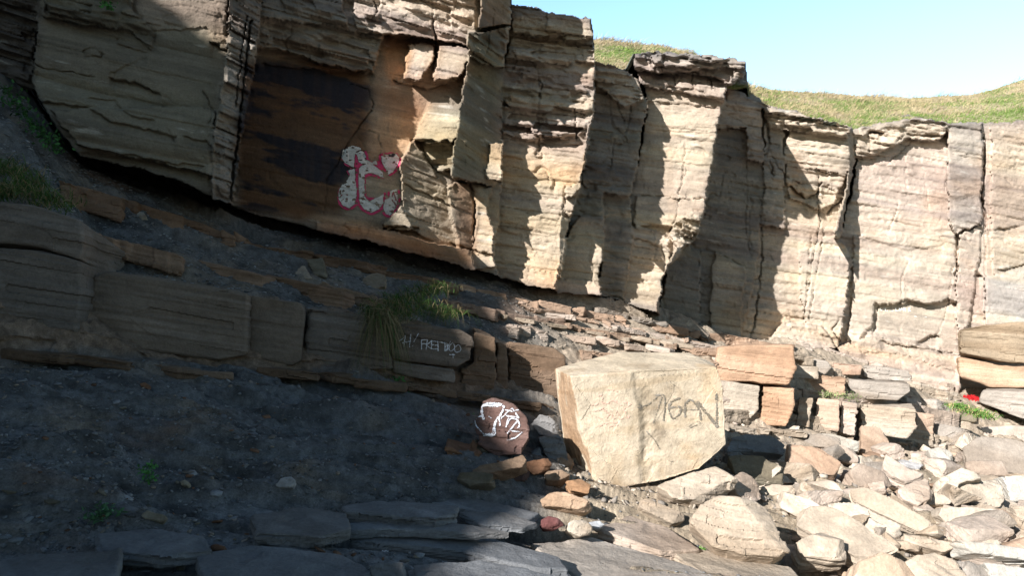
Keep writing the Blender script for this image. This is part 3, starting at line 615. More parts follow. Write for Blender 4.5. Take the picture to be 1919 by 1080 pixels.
def hull(name, label, pts, d, col, cat='rock', **k):
    SEED[0] += 13; bm = bmesh.new()
    for p in pts: bm.verts.new(unproj(p[0], p[1], np.array(p[2] * .945)))
    r = bmesh.ops.convex_hull(bm, input=bm.verts)
    bmesh.ops.delete(bm, geom=[g for g in r['geom_interior'] if isinstance(g, bmesh.types.BMVert)], context='VERTS')
    return finish_rock(bm, name, k.pop('mat', M_ROCK), d, col, SEED[0], label=label, cat=cat, **k)
GL = 'blocks of the lower sandstone ledge'
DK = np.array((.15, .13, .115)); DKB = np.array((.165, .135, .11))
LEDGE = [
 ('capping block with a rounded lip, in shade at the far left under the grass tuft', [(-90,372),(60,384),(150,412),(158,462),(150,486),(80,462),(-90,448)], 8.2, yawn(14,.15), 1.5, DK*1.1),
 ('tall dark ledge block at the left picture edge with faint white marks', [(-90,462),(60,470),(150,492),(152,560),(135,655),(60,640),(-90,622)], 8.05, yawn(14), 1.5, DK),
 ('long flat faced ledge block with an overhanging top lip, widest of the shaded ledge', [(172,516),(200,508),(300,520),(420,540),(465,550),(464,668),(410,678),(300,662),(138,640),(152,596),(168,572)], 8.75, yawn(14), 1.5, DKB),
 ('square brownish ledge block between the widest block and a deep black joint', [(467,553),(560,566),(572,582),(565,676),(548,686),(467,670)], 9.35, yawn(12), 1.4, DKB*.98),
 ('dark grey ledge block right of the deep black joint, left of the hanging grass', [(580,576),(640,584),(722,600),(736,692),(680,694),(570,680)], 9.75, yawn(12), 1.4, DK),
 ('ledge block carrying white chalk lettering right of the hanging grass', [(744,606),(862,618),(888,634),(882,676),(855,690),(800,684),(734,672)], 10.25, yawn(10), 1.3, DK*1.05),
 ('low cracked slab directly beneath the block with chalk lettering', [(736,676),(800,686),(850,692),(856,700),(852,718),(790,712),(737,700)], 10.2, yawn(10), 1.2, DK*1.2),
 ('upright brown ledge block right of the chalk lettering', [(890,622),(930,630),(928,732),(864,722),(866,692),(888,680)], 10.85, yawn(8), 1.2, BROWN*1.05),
 ('narrow upright ledge block above and left of the graffiti stone', [(932,640),(950,646),(952,730),(928,726)], 11.15, yawn(8), 1.2, BROWN*.95),
 ('wide ledge block touching the left side of the giant boulder', [(953,640),(1040,652),(1060,668),(1062,752),(955,732)], 11.6, yawn(6), 1.2, BROWN*1.05),
 ('long orange faced block capping the lit ledge right of the giant boulder', [(1345,652),(1420,646),(1488,646),(1492,690),(1480,722),(1400,716),(1340,714)], 14.3, yawn(4), 1.6, ORANGE*.6+PINK*.4),
 ('pale cracked block under the orange cap block, close to the giant boulder', [(1340,716),(1380,718),(1425,724),(1422,770),(1400,792),(1340,788)], 14.3, yawn(4), 1.4, PALE*.9),
 ('orange block with a curved grey side, under the right end of the orange cap block', [(1430,724),(1488,728),(1490,760),(1474,800),(1424,796)], 14.35, yawn(0), 1.4, ORANGE*.65+PINK*.35),
 ('narrow dark sided block between two shadowed joints of the lit ledge', [(1497,745),(1526,746),(1518,802),(1490,800)], 14.9, yawn(-4), 1.3, TAN*.9),
 ('square pinkish block with a vertical seam on the lit ledge', [(1532,746),(1574,750),(1572,810),(1527,802)], 15.1, yawn(2), 1.3, ORANGE*.35+PINK*.65),
 ('small square block on the lit ledge left of the wide banded block', [(1577,752),(1608,757),(1602,818),(1573,812)], 15.2, yawn(2), 1.3, PINK),
 ('wide banded block overhanging a black hollow on the lit ledge', [(1612,757),(1670,762),(1718,768),(1720,800),(1700,824),(1612,814)], 15.4, yawn(2), 1.2, PALE*.9),
 ('grey rounded ledge block behind the orange cap block', [(1494,668),(1550,676),(1560,690),(1545,704),(1494,698)], 16.2, yawn(2), 1.3, GREY*1.2),
 ('small brown block next to a black hole, upper row of the lit ledge', [(1562,680),(1616,684),(1614,704),(1560,702)], 16.6, yawn(2), 1.1, RUST*.6+PINK*.6),
 ('long grey bed end above the rounded overhanging block, right of the black hole', [(1618,685),(1660,688),(1704,696),(1710,716),(1650,714),(1616,706)], 16.7, yawn(2), 1.1, GREY*1.25),
 ('reddish wedge block left of the rounded overhanging block', [(1500,700),(1586,708),(1584,742),(1556,744),(1502,738)], 16.0, yawn(2), 1.2, ORANGE*.55+GREY*.5),
 ('grey brown block with a rounded overhanging right end', [(1590,710),(1650,716),(1706,720),(1708,734),(1684,752),(1590,746)], 16.2, yawn(2), 1.2, GREY*1.15),
 ('broad grey brown block set against the wall at the right edge, above the orange block', [(1798,616),(1850,606),(2020,604),(2020,688),(1870,677),(1798,662)], 18.6, yawn(-4), 1.8, OLIVE*1.1+ORANGE*.22),
 ('long orange block under the broad grey brown block at the right edge', [(1797,670),(1870,684),(2020,694),(2020,730),(1856,726),(1834,716),(1798,706)], 18.5, yawn(-4), 1.7, ORANGE*.55+PALE*.4),
 ('streaked grey block at the right edge below the long orange block', [(1842,732),(2020,736),(2020,792),(1912,786),(1834,754)], 17.7, yawn(-4,.1), 1.5, GREY*1.25),
]
BLK = {}
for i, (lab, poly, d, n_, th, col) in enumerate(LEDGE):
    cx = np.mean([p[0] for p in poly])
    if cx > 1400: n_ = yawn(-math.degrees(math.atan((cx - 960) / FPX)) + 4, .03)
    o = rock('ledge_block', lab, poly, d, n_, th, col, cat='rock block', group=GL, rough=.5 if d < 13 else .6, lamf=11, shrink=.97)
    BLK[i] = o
# ---------------------------------------------------------------- giant boulder
def paint_giant(V, N, c):
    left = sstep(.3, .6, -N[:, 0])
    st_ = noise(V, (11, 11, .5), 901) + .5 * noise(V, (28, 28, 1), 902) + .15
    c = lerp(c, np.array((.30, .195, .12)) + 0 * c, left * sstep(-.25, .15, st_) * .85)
    r = ray_px(V)
    w = np.exp(-((r[:, 0] - 1200 - 12 * np.sin(r[:, 1] / 35)) / 14) ** 2) * sstep(690, 720, r[:, 1])
    c = lerp(c, np.array((.36, .29, .2)) + 0 * c, w * .6 * sstep(-.3, .4, noise(V, (9, 9, 6), 903)))
    bd = noise(np.stack([V[:, 0] * .5 + V[:, 2] * .15, V[:, 1] * .5, V[:, 2] - .12 * V[:, 0]], -1), (1, 1, 9), 911) + .4 * noise(V, (3, 3, 26), 912)
    c = lerp(c, c * np.array((.84, .78, .70)), sstep(.15, .7, bd) * .6)
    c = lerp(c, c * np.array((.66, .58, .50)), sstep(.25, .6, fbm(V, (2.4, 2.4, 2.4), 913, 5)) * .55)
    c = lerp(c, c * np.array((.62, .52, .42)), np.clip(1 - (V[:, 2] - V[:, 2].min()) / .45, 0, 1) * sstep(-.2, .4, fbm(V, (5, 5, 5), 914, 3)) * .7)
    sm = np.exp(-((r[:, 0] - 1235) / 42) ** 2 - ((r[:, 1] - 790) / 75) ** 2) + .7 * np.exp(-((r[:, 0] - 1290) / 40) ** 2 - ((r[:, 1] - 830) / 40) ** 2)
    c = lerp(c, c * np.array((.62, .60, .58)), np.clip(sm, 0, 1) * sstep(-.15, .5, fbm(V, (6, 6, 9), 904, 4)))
    c = lerp(c, c * np.array((1.02, .86, .68)), sstep(.1, .5, fbm(V, (1.6, 1.6, 1.6), 909, 4)) * .6)
    return c
SAND = np.array((.50, .43, .335))
def fp(px, py, off=0.): return (px, py, float(plane_depth(np.array(px * 1.), np.array(py * 1.), (1134, 914, 8.50), 7, -2)) / .945 + off)
def shape_giant(V, N):
    q = ray_px(V); front = sstep(.5, .8, -N[:, 1])
    e = 1197 + 10 * np.sin(q[:, 1] / 30) + .16 * np.maximum(q[:, 1] - 800, 0) + 8 * noise(V, (5, 5, 5), 907)
    d = -.032 * sstep(-9, 7, q[:, 0] - e) * front * (1 - .6 * sstep(1215, 1330, q[:, 0]))
    cr = np.exp(-((q[:, 0] - e - 14) / 16) ** 2) * front
    d += cr * .03 * fbm(V, (9, 9, 9), 905, 3)
    d += .014 * fbm(V, (3, 3, 3), 906, 4) + .01 * sstep(.3, .6, -N[:, 0]) * noise(V, (26, 26, 2), 908)
    return d
giant = hull('boulder', 'giant pale squarish boulder standing on the rubble with black and faded pink graffiti', [
 (1040,692,9.42),(1047,760,9.42),(1057,830,9.42),(1080,890,9.40),(1098,912,9.3),
 fp(1068,706),fp(1090,800),fp(1122,914,.02),fp(1160,916),fp(1250,897),fp(1311,880),
 fp(1343,690),fp(1354,730),fp(1358,832),fp(1200,694,.03),
 (1120,670,9.9),(1162,659,10.0),(1188,668,10.0),(1292,662,10.3),(1338,682,9.8),
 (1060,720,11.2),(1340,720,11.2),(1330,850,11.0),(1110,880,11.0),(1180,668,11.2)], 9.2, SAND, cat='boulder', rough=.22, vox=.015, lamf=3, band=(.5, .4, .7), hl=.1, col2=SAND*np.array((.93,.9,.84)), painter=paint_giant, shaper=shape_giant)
# ---------------------------------------------------------------- rocks beside and in front of it
RB = np.array((.13, .08, .07))
tagged = rock('boulder', 'reddish brown boulder with white graffiti, in shade left of the giant boulder', [(888,790),(906,752),(926,744),(962,756),(988,782),(994,820),(978,852),(930,856),(900,838)], gd(935, 880), yawn(-4,.22), .8, RB, cat='boulder', rough=.5, col2=DK, shrink=.8)
G2 = 'fallen rocks round the giant boulder'
NEAR = [
 ('greenish grey slab leaning under the left side of the red graffiti boulder', [(884,818),(900,838),(925,858),(915,876),(888,850)], 9.55, yawn(-20,.3), .4, OLIVE*.8),
 ('reddish orange angular block with a pale flat top, left of the red graffiti boulder', [(834,838),(848,840),(880,858),(902,848),(896,868),(868,882),(838,880)], 9.25, yawn(8,-.1), .6, RUST*.75),
 ('long thin slab lying under the red graffiti boulder', [(884,876),(930,866),(980,852),(988,862),(980,876),(930,884),(886,892)], 8.95, yawn(0,.7), .3, BROWN*1.1),
 ('olive wedge of rock at the left end of the slab pile', [(848,886),(886,884),(924,888),(926,902),(880,908)], 8.75, yawn(0,.8), .3, OLIVE*.8),
 ('dark purple brown slab lying below the long thin slab', [(926,892),(994,880),(994,894),(985,902),(922,904)], 8.6, yawn(0,.3), .4, RB*.7),
 ('red brown block between the slab pile and the giant boulder', [(984,866),(1028,858),(1036,868),(1030,882),(1000,890),(988,880)], 8.95, yawn(0,.4), .4, RUST*.7),
 ('blue grey rounded rock with white dust, behind the gap left of the giant boulder', [(992,790),(1008,774),(1030,780),(1050,798),(1052,822),(1012,816)], 10.3, yawn(0,.5), .7, SLATE*1.5),
 ('upright grey rock wedged against the giant boulder', [(1008,820),(1050,812),(1062,840),(1068,870),(1040,876),(1020,850)], 9.9, yawn(0,.1), .6, SLATE*1.0),
 ('small grey stone in the gap beside the red graffiti boulder', [(996,846),(1012,836),(1018,862),(1000,864)], 9.5, yawn(0,.2), .4, SLATE*.95),
 ('brown lumpy rock at the foot of the giant boulder left side', [(1042,852),(1066,848),(1078,868),(1070,882),(1046,878)], 9.3, yawn(0,.3), .4, BROWN*1.4),
 ('flat brown rock half buried by the shaded pebbles', [(1020,884),(1052,880),(1070,890),(1056,902),(1024,900)], 8.7, yawn(0,.7), .25, BROWN*1.2),
 ('orange lit stone tucked under the bottom left corner of the giant boulder', [(1060,902),(1090,896),(1112,910),(1102,926),(1068,922)], 8.45, yawn(0,.4), .35, ORANGE*.75),
 ('pointed lit slab with an orange end, in front of the giant boulder', [(1010,934),(1030,920),(1062,922),(1100,936),(1118,950),(1090,956),(1050,950),(1016,950)], 7.95, yawn(-5,.7), .25, ORANGE*.4+TAN*.6),
 ('dark maroon stone half in shade on the foreground slabs', [(1012,975),(1028,966),(1054,974),(1060,986),(1040,996),(1014,990)], 7.3, yawn(0,.4), .25, np.array((.12,.05,.05))),
 ('pale rounded stone beside the maroon stone', [(1058,992),(1072,976),(1098,974),(1112,984),(1110,1000),(1084,1006)], 7.15, yawn(0,.4), .28, PALE*.95),
 ('small bluish stone behind the pale rounded stone', [(1100,978),(1120,974),(1134,984),(1122,992),(1108,990)], 7.35, yawn(0,.5), .2, SLATE*2),
 ('large split rock with orange fracture faces, right of the giant boulder foot', [(1232,906),(1290,880),(1346,868),(1386,888),(1388,906),(1360,918),(1320,940),(1262,934)], 8.3, yawn(6,.75), .45, TAN*.95),
 ('orange fractured end of rock beside the big rounded boulder', [(1380,892),(1400,880),(1422,910),(1426,940),(1400,948),(1378,920)], 8.35, yawn(30,.5), .35, PINK*.9),
 ('flat tan slab tilted towards the foreground, below the giant boulder', [(1194,940),(1214,934),(1284,962),(1288,974),(1262,982),(1200,956)], 7.85, yawn(5,.8), .18, TAN*.95),
 ('broad rounded boulder with a ringed stain, foreground right of centre', [(1296,968),(1320,940),(1350,930),(1420,934),(1462,950),(1484,984),(1480,1030),(1460,1042),(1400,1040),(1330,1022),(1298,1004)], 7.45, yawn(-4,.75), .6, TAN*1.05),
 ('grey slab in shadow right behind the giant boulder', [(1366,852),(1430,854),(1476,880),(1474,904),(1432,904),(1380,890)], 9.9, yawn(0,.8), .4, OLIVE*1.2),
 ('blue grey broken slab in the shadow of the giant boulder', [(1356,822),(1400,812),(1462,818),(1478,830),(1470,850),(1400,846),(1360,846)], 11.0, yawn(0,.8), .4, SLATE*1.5),
 ('dark rock in the shadow between the giant boulder and the lit ledge', [(1360,846),(1396,848),(1400,866),(1372,872)], 10.5, yawn(0,.6), .4, SLATE*1.2),
]
def seat(t_):
    poly = t_[1]; cx = np.mean([p[0] for p in poly]); my = max(p[1] for p in poly); lo = np.mean([p[0] for p in poly if p[1] > my - 8])
    up = nrm(t_[3])[2]; d = gd(cx, my); d = gd(lo, my + .7 * up * t_[4] * FPX / d) if up > .3 else d
    return (t_[0], poly, d - .03, t_[3], t_[4], t_[5]), (lo, my)
for t_ in NEAR:
    t_, an = seat(t_)
    rock('rock', t_[0], t_[1], t_[2], t_[3], t_[4], t_[5], group=G2, rough=.5, anchor=an, cuts=5)
G3 = 'fallen slabs and blocks of the rubble slope'
TOPN = yawn(-6, 1.3)
FLD = [
 ('long tan slab lying diagonally across the middle of the rubble', [(1590,916),(1620,912),(1681,938),(1776,996),(1768,1014),(1674,976),(1596,936)], 9.3, yawn(-25,.9), .35, TAN*1.05),
 ('narrow pale slab lying just below the long diagonal slab', [(1540,940),(1600,942),(1690,984),(1690,1014),(1664,1016),(1560,962)], 8.6, yawn(-15,1.1), .25, PALE),
 ('largest flat slab of the rubble, tipped towards the foreground', [(1490,948),(1556,946),(1625,986),(1686,1030),(1622,1054),(1560,1020),(1493,984)], 7.9, yawn(-10,1.2), .22, TAN*1.02),
 ('tan block in front of the largest flat slab, beside the ringed boulder', [(1492,1014),(1540,988),(1586,1008),(1594,1044),(1560,1048),(1504,1040)], 7.2, yawn(-5,.9), .35, TAN),
 ('long squared block with an orange stripe lying level near the right edge', [(1746,952),(1820,950),(1894,957),(1896,980),(1880,996),(1777,984)], 9.0, yawn(-2,.35), .5, PALE*.95),
 ('square streaked block standing on the long orange striped block', [(1793,904),(1876,898),(1890,954),(1793,948)], 9.6, yawn(-2,.3), .5, PALE*.9),
 ('pale block at the right edge beside the square streaked block', [(1884,892),(1990,890),(1990,944),(1894,942)], 9.9, yawn(-6,.3), .5, WHITE*.68),
 ('tan rounded block at the right edge below the pale block', [(1898,948),(2000,950),(2000,986),(1912,982)], 9.1, yawn(-6,.4), .5, TAN),
 ('faceted rock with a shadowed right side above the level striped block', [(1754,902),(1802,876),(1854,892),(1800,906),(1790,930),(1754,920)], 10.0, yawn(-20,.6), .5, PALE*.95),
 ('brown grained block with a sharp ridge in the middle of the rubble', [(1592,884),(1612,868),(1674,890),(1678,908),(1654,924),(1612,914),(1590,918)], 9.9, yawn(10,.5), .5, PINK*.9),
 ('streaked slab leaning below the lit ledge, beneath the seamed pink block', [(1506,812),(1560,812),(1612,828),(1612,846),(1534,838),(1506,828)], 12.9, yawn(-12,.5), .45, WHITE*.65),
 ('lumpy conglomerate rock under the leaning streaked slab', [(1536,838),(1578,834),(1610,846),(1610,868),(1550,860)], 12.0, yawn(-4,.5), .5, PINK),
 ('broad reddish slab at the edge of the giant boulder shadow', [(1476,828),(1534,838),(1580,868),(1580,892),(1530,890),(1494,898),(1478,870)], 11.0, yawn(-8,.7), .5, ORANGE*.4+PINK*.6),
 ('small cube of rock resting beside the broad reddish slab', [(1540,866),(1582,868),(1580,890),(1542,888)], 10.5, yawn(-4,.2), .35, TAN),
 ('tan slab with a notch lying right of the giant boulder shadow', [(1426,908),(1488,908),(1492,922),(1456,936),(1430,924)], 9.0, yawn(-8,.8), .3, TAN),
 ('pale pitted slab between the reddish slab and the largest flat slab', [(1498,896),(1556,894),(1600,938),(1560,944),(1526,934),(1494,914)], 9.3, yawn(-8,1.2), .3, PALE),
 ('big grey streaked slab leaning at the right edge below the wall blocks', [(1806,838),(1850,808),(1990,850),(1990,904),(1888,886),(1812,868)], 11.8, yawn(-18,.7), .6, GREY*1.25),
 ('rounded grained rock below the big leaning slab at the right', [(1808,862),(1880,864),(1894,892),(1850,892),(1812,882)], 10.9, yawn(-8,.7), .45, PINK*.95),
 ('pale rock left of the big leaning slab', [(1738,842),(1770,836),(1794,858),(1780,868),(1748,864)], 11.9, yawn(-8,.6), .4, WHITE*.65),
 ('small grey slab below the wide banded ledge block', [(1686,856),(1732,870),(1722,880),(1686,872)], 11.8, yawn(-8,1), .3, SLATE*2.2),
 ('brown block with crossing white veins, right of the wide banded ledge block', [(1750,790),(1828,808),(1808,836),(1750,834)], 13.6, yawn(-4,.3), .6, GREY*1.2),
 ('upright reddish block beside the wide banded ledge block', [(1718,770),(1752,776),(1750,834),(1716,844)], 13.9, yawn(4,.2), .6, ORANGE*.35+PINK*.6),
 ('streaked brown slab leaning against the wide banded ledge block', [(1612,792),(1648,800),(1682,846),(1614,850)], 14.0, yawn(-8,.5), .3, BROWN*1.3+PINK*.3),
 ('long rounded slab right of the diagonal slab, in the foreground', [(1694,1000),(1784,1016),(1794,1028),(1778,1038),(1694,1016)], 7.9, yawn(-4,.8), .25, PALE),
 ('orange tinted rounded boulder on the bottom edge right of centre', [(1590,1090),(1602,1056),(1655,1038),(1694,1050),(1740,1094)], 6.9, yawn(-4,.6), .4, ORANGE*.3+TAN*.8),
 ('low tan boulder at the bottom edge beside the orange tinted one', [(1692,1048),(1752,1034),(1818,1058),(1812,1100),(1730,1100)], 7.0, yawn(0,.8), .4, TAN),
 ('brown half round stone at the bottom edge towards the right corner', [(1788,1095),(1820,1052),(1850,1062),(1868,1100)], 7.0, yawn(0,.4), .4, GREY*1.1),
 ('long white crusted bed running off the right edge near the bottom', [(1784,1010),(1990,1036),(1990,1060),(1797,1032)], 7.8, yawn(-2,.6), .35, WHITE*.72),
 ('long brown bed above the white crusted bed at the right edge', [(1778,986),(1990,1014),(1990,1032),(1782,1004)], 8.4, yawn(-2,.6), .35, PINK),
 ('pale bed end in the bottom right corner', [(1842,1054),(1990,1074),(1990,1120),(1870,1100)], 7.0, yawn(-2,.6), .35, WHITE*.68),
 ('flat pinkish rock between the ridge rock and the leaning slab', [(1660,850),(1700,876),(1740,890),(1700,906),(1650,880)], 10.8, yawn(-10,1), .3, PINK),
 ('flat tan rock above the diagonal slab, left of the faceted rock', [(1680,910),(1746,894),(1752,930),(1720,948),(1690,934)], 9.7, yawn(-10,1), .3, PINK*1.05),
 ('small rock with an orange foot, between the faceted rock and the diagonal slab', [(1752,922),(1786,934),(1782,946),(1742,948)], 9.4, yawn(-4,.6), .3, PALE),
 ('banded tan block left of the pale pitted slab, by the shadow edge', [(1480,930),(1520,932),(1512,950),(1486,948)], 8.7, yawn(-4,.5), .3, PINK),
 ('grey block under the brown ledge slabs, right of the red cloth', [(1760,752),(1834,760),(1832,792),(1764,784)], 16.2, yawn(-4,.4), .7, OLIVE*1.6),
 ('thin pale plank like stone pointing at the red cloth', [(1768,734),(1776,731),(1796,748),(1790,753)], 16.6, yawn(-4,.7), .12, WHITE*.8),
 ('tan lower bed at the right edge below the streaked grey block', [(1830,796),(1990,800),(1990,842),(1850,822)], 13.6, yawn(-4,.4), .6, PINK),
]
for t_ in FLD:
    t_, an = seat(t_)
    rock('rock', t_[0], t_[1], t_[2], t_[3], t_[4], t_[5], group=G3, anchor=an, cuts=5, rough=.35, lamf=12, band=nrm(np.array([.1, -.3, 1]) + .5 * np.random.default_rng(len(t_[0])).normal(size=3)))
# foreground beds and shaded stones
G4 = 'flat rock slabs of the foreground'
FG = [
 ('thick shaded slab with a straight front edge, in the middle foreground', [(641,948),(700,938),(790,940),(859,947),(856,960),(815,972),(690,961),(648,958)], 6.05, (.08, -.10, 1), .17, SLATE*.8),
 ('long shaded bed running into sunlight at its right end, lower foreground', [(655,1000),(760,986),(912,1004),(1049,1046),(1066,1070),(1010,1066),(870,1032),(729,1018),(660,1014)], 5.6, (.10, -.06, 1), .12, SLATE*.85),
 ('broad sunlit bed on the bottom edge below the pale rounded stone', [(992,1018),(1110,1008),(1230,1040),(1340,1078),(1300,1110),(1120,1100),(1050,1062)], 6.0, (.10, -.03, 1), .12, GREY*1.3),
 ('low sunlit bed to the right of the broad bed, below the ringed boulder', [(1220,1010),(1330,1034),(1480,1060),(1520,1100),(1390,1110),(1280,1052)], 6.6, (.10, -.03, 1), .14, TAN*.9),
 ('worn shaded slab across the bottom, left of the long bed', [(370,1040),(470,1020),(640,1040),(700,1070),(640,1110),(380,1110)], 4.9, (.08, -.05, 1), .12, SLATE*.75),
 ('dark angular slab at the bottom left corner', [(-60,1060),(60,1040),(190,1032),(230,1020),(220,1080),(180,1110),(-60,1120)], 4.6, (.05, -.08, 1), .12, SLATE*.7),
 ('blocky shaded stone at the bottom edge under the long bed', [(690,1058),(756,1052),(756,1084),(700,1090)], 5.2, yawn(0,.8), .2, SLATE*.8),
 ('thin shaded bed behind the thick slab', [(800,930),(900,936),(1010,962),(990,976),(880,956),(810,944)], 6.9, (.08, -.08, 1), .07, SLATE*.9),
 ('narrow shaded bed with a broken edge between the two long beds of the middle foreground', [(640,984),(740,972),(870,982),(960,996),(900,1000),(760,992),(650,996)], 5.9, (.08, -.08, 1), .07, SLATE*.95),
 ('lowest shaded bed running along the bottom edge of the middle foreground', [(770,1056),(900,1052),(1040,1078),(1030,1110),(780,1110)], 5.0, (.09, -.06, 1), .10, SLATE),
 ('shaded bed with a square notch at the left of the thick slab', [(470,965),(560,950),(650,962),(660,990),(600,1006),(480,1000)], 5.5, (.08, -.10, 1), .10, SLATE*.85),
 ('dark bed edge crossing the shale between the two bottom left slabs', [(180,1000),(280,990),(380,1004),(400,1030),(300,1044),(190,1034)], 4.9, (.06, -.10, 1), .09, SLATE*.8),
 ('thin pale edged bed at the right of the thick slab, in shade', [(860,960),(940,958),(1010,980),(980,990),(900,984)], 6.4, (.09, -.10, 1), .06, SLATE),
 ('lit wavy bed between the maroon stone and the ringed boulder', [(1120,990),(1180,966),(1250,990),(1310,1030),(1240,1034),(1170,1010)], 7.0, (.10, -.08, 1), .10, PINK*.9),
]
for t_ in FG:
    t_, an = seat(t_)
    t_ = (t_[0], t_[1], t_[2] - .10) + t_[3:]
    rock('rock_slab', *t_[:6], anchor=an, cat='rock slab', group=G4, rough=.45, lamf=30, shrink=1.0, jitter=.0)
G5 = 'loose stones on the shaded shale'
ST = [
 ('pale stone with an orange back, on the shale above the thick slab', [(512,908),(524,896),(545,893),(556,902),(548,914),(522,914)], 6.0, SLATE*2.2),
 ('long tan stone lying at the left on the shale', [(263,962),(275,957),(310,966),(312,975),(298,980),(265,970)], 5.35, OLIVE*1.2),
 ('flat greenish stone left of the hollow under the bank', [(152,903),(165,899),(186,906),(188,913),(170,914)], 5.9, SLATE*1.9),
 ('thin pale stone just below the hollow under the bank', [(224,930),(234,926),(250,934),(246,940),(232,938)], 5.6, SLATE*1.7),
 ('small round tan stone right of the hollow under the bank', [(336,902),(345,898),(354,903),(350,911),(338,909)], 5.9, OLIVE*1.2),
 ('small pinkish stone near the bottom left slab', [(390,1022),(402,1019),(421,1024),(420,1032),(394,1032)], 4.95, RUST*.7),
 ('rust red chip of rock below the widest ledge block', [(259,718),(270,716),(281,722),(276,729),(262,726)], 7.6, RUST*.8),
 ('pale angular stone on the slope above the square brownish block', [(552,512),(562,498),(570,496),(586,524),(560,520)], 11.2, PALE*.6),
 ('greenish square stone beside the pale angular one on the slope', [(574,486),(604,482),(612,516),(590,520)], 11.6, OLIVE*.9),
 ('large pointed stone on the slope left of the hanging grass', [(674,532),(694,506),(724,516),(722,536),(700,542)], 11.4, TAN*.5),
 ('whitish stone on the slope behind the hanging grass', [(833,530),(845,526),(853,532),(850,542),(836,542)], 12.4, WHITE*.6),
 ('white flattened stone in the shale band on the far left slope', [(247,400),(254,394),(268,396),(272,402),(262,407),(250,405)], 9.6, WHITE*.5),
]
for a, b_, c_, e_ in ST:
    c_ = gd(np.mean([q[0] for q in b_]), max(q[1] for q in b_) + 2) - .02
    rock('stone', a, b_, c_, yawn(0, .6), .09 if c_ < 9 else .25, e_, cat='stone', group=G5, cuts=3, rough=.5, vox=.012)
# ---------------------------------------------------------------- thin red brown beds on the shale slope: jointed courses of bedrock
def course(px_pts, hgt, q, blk, col, seed, depth=.5, sink=0.):
    """row of jointed blocks along a line (px, py) laid just proud of the ground sheet"""
    r = np.random.default_rng(seed); L = [p[0] for p in px_pts]
    x = L[0]; bm = bmesh.new(); out = []
    while x < L[-1]:
        w = blk * (.35 + 1.9 * r.random() ** 2); x1 = min(x + w, L[-1])
        if r.random() > .06:
            y0, y1 = (pl_interp(px_pts, x), pl_interp(px_pts, x1)); hj = hgt * (.8 + .35 * r.random())
            d = np.interp((x + x1) / 2, [p[0] for p in px_pts], [p[2] for p in px_pts]) - q + r.normal() * .07
            yw = r.normal() * 14 + 8; y0 += r.normal() * 2; y1 += r.normal() * 2
            bmx = prism([(x + .2, y0), ((x + x1) / 2, (y0 + y1) / 2 + r.normal()), (x1 - .2, y1), (x1 - 2 * r.random(), y1 + hj), (x + 2 * r.random(), y0 + hj)], d, yawn(yw, .05), depth, shrink=.95, seed=seed)
            out.append(bmx)
        x = x1
    me = bpy.data.meshes.new('tmp')
    for b_ in out:
        b_.to_mesh(me); bm.from_mesh(me); b_.free()
    bpy.data.meshes.remove(me)
    o = finish_rock(bm, 'rock_band', M_ROCK, np.mean([p[2] for p in px_pts]), col, seed, rough=.7, lamf=14, size=1.6, kind='structure', label=None)
    return o
def line(pts): return [(a, b, gd(a, b + 14)) for a, b in pts]
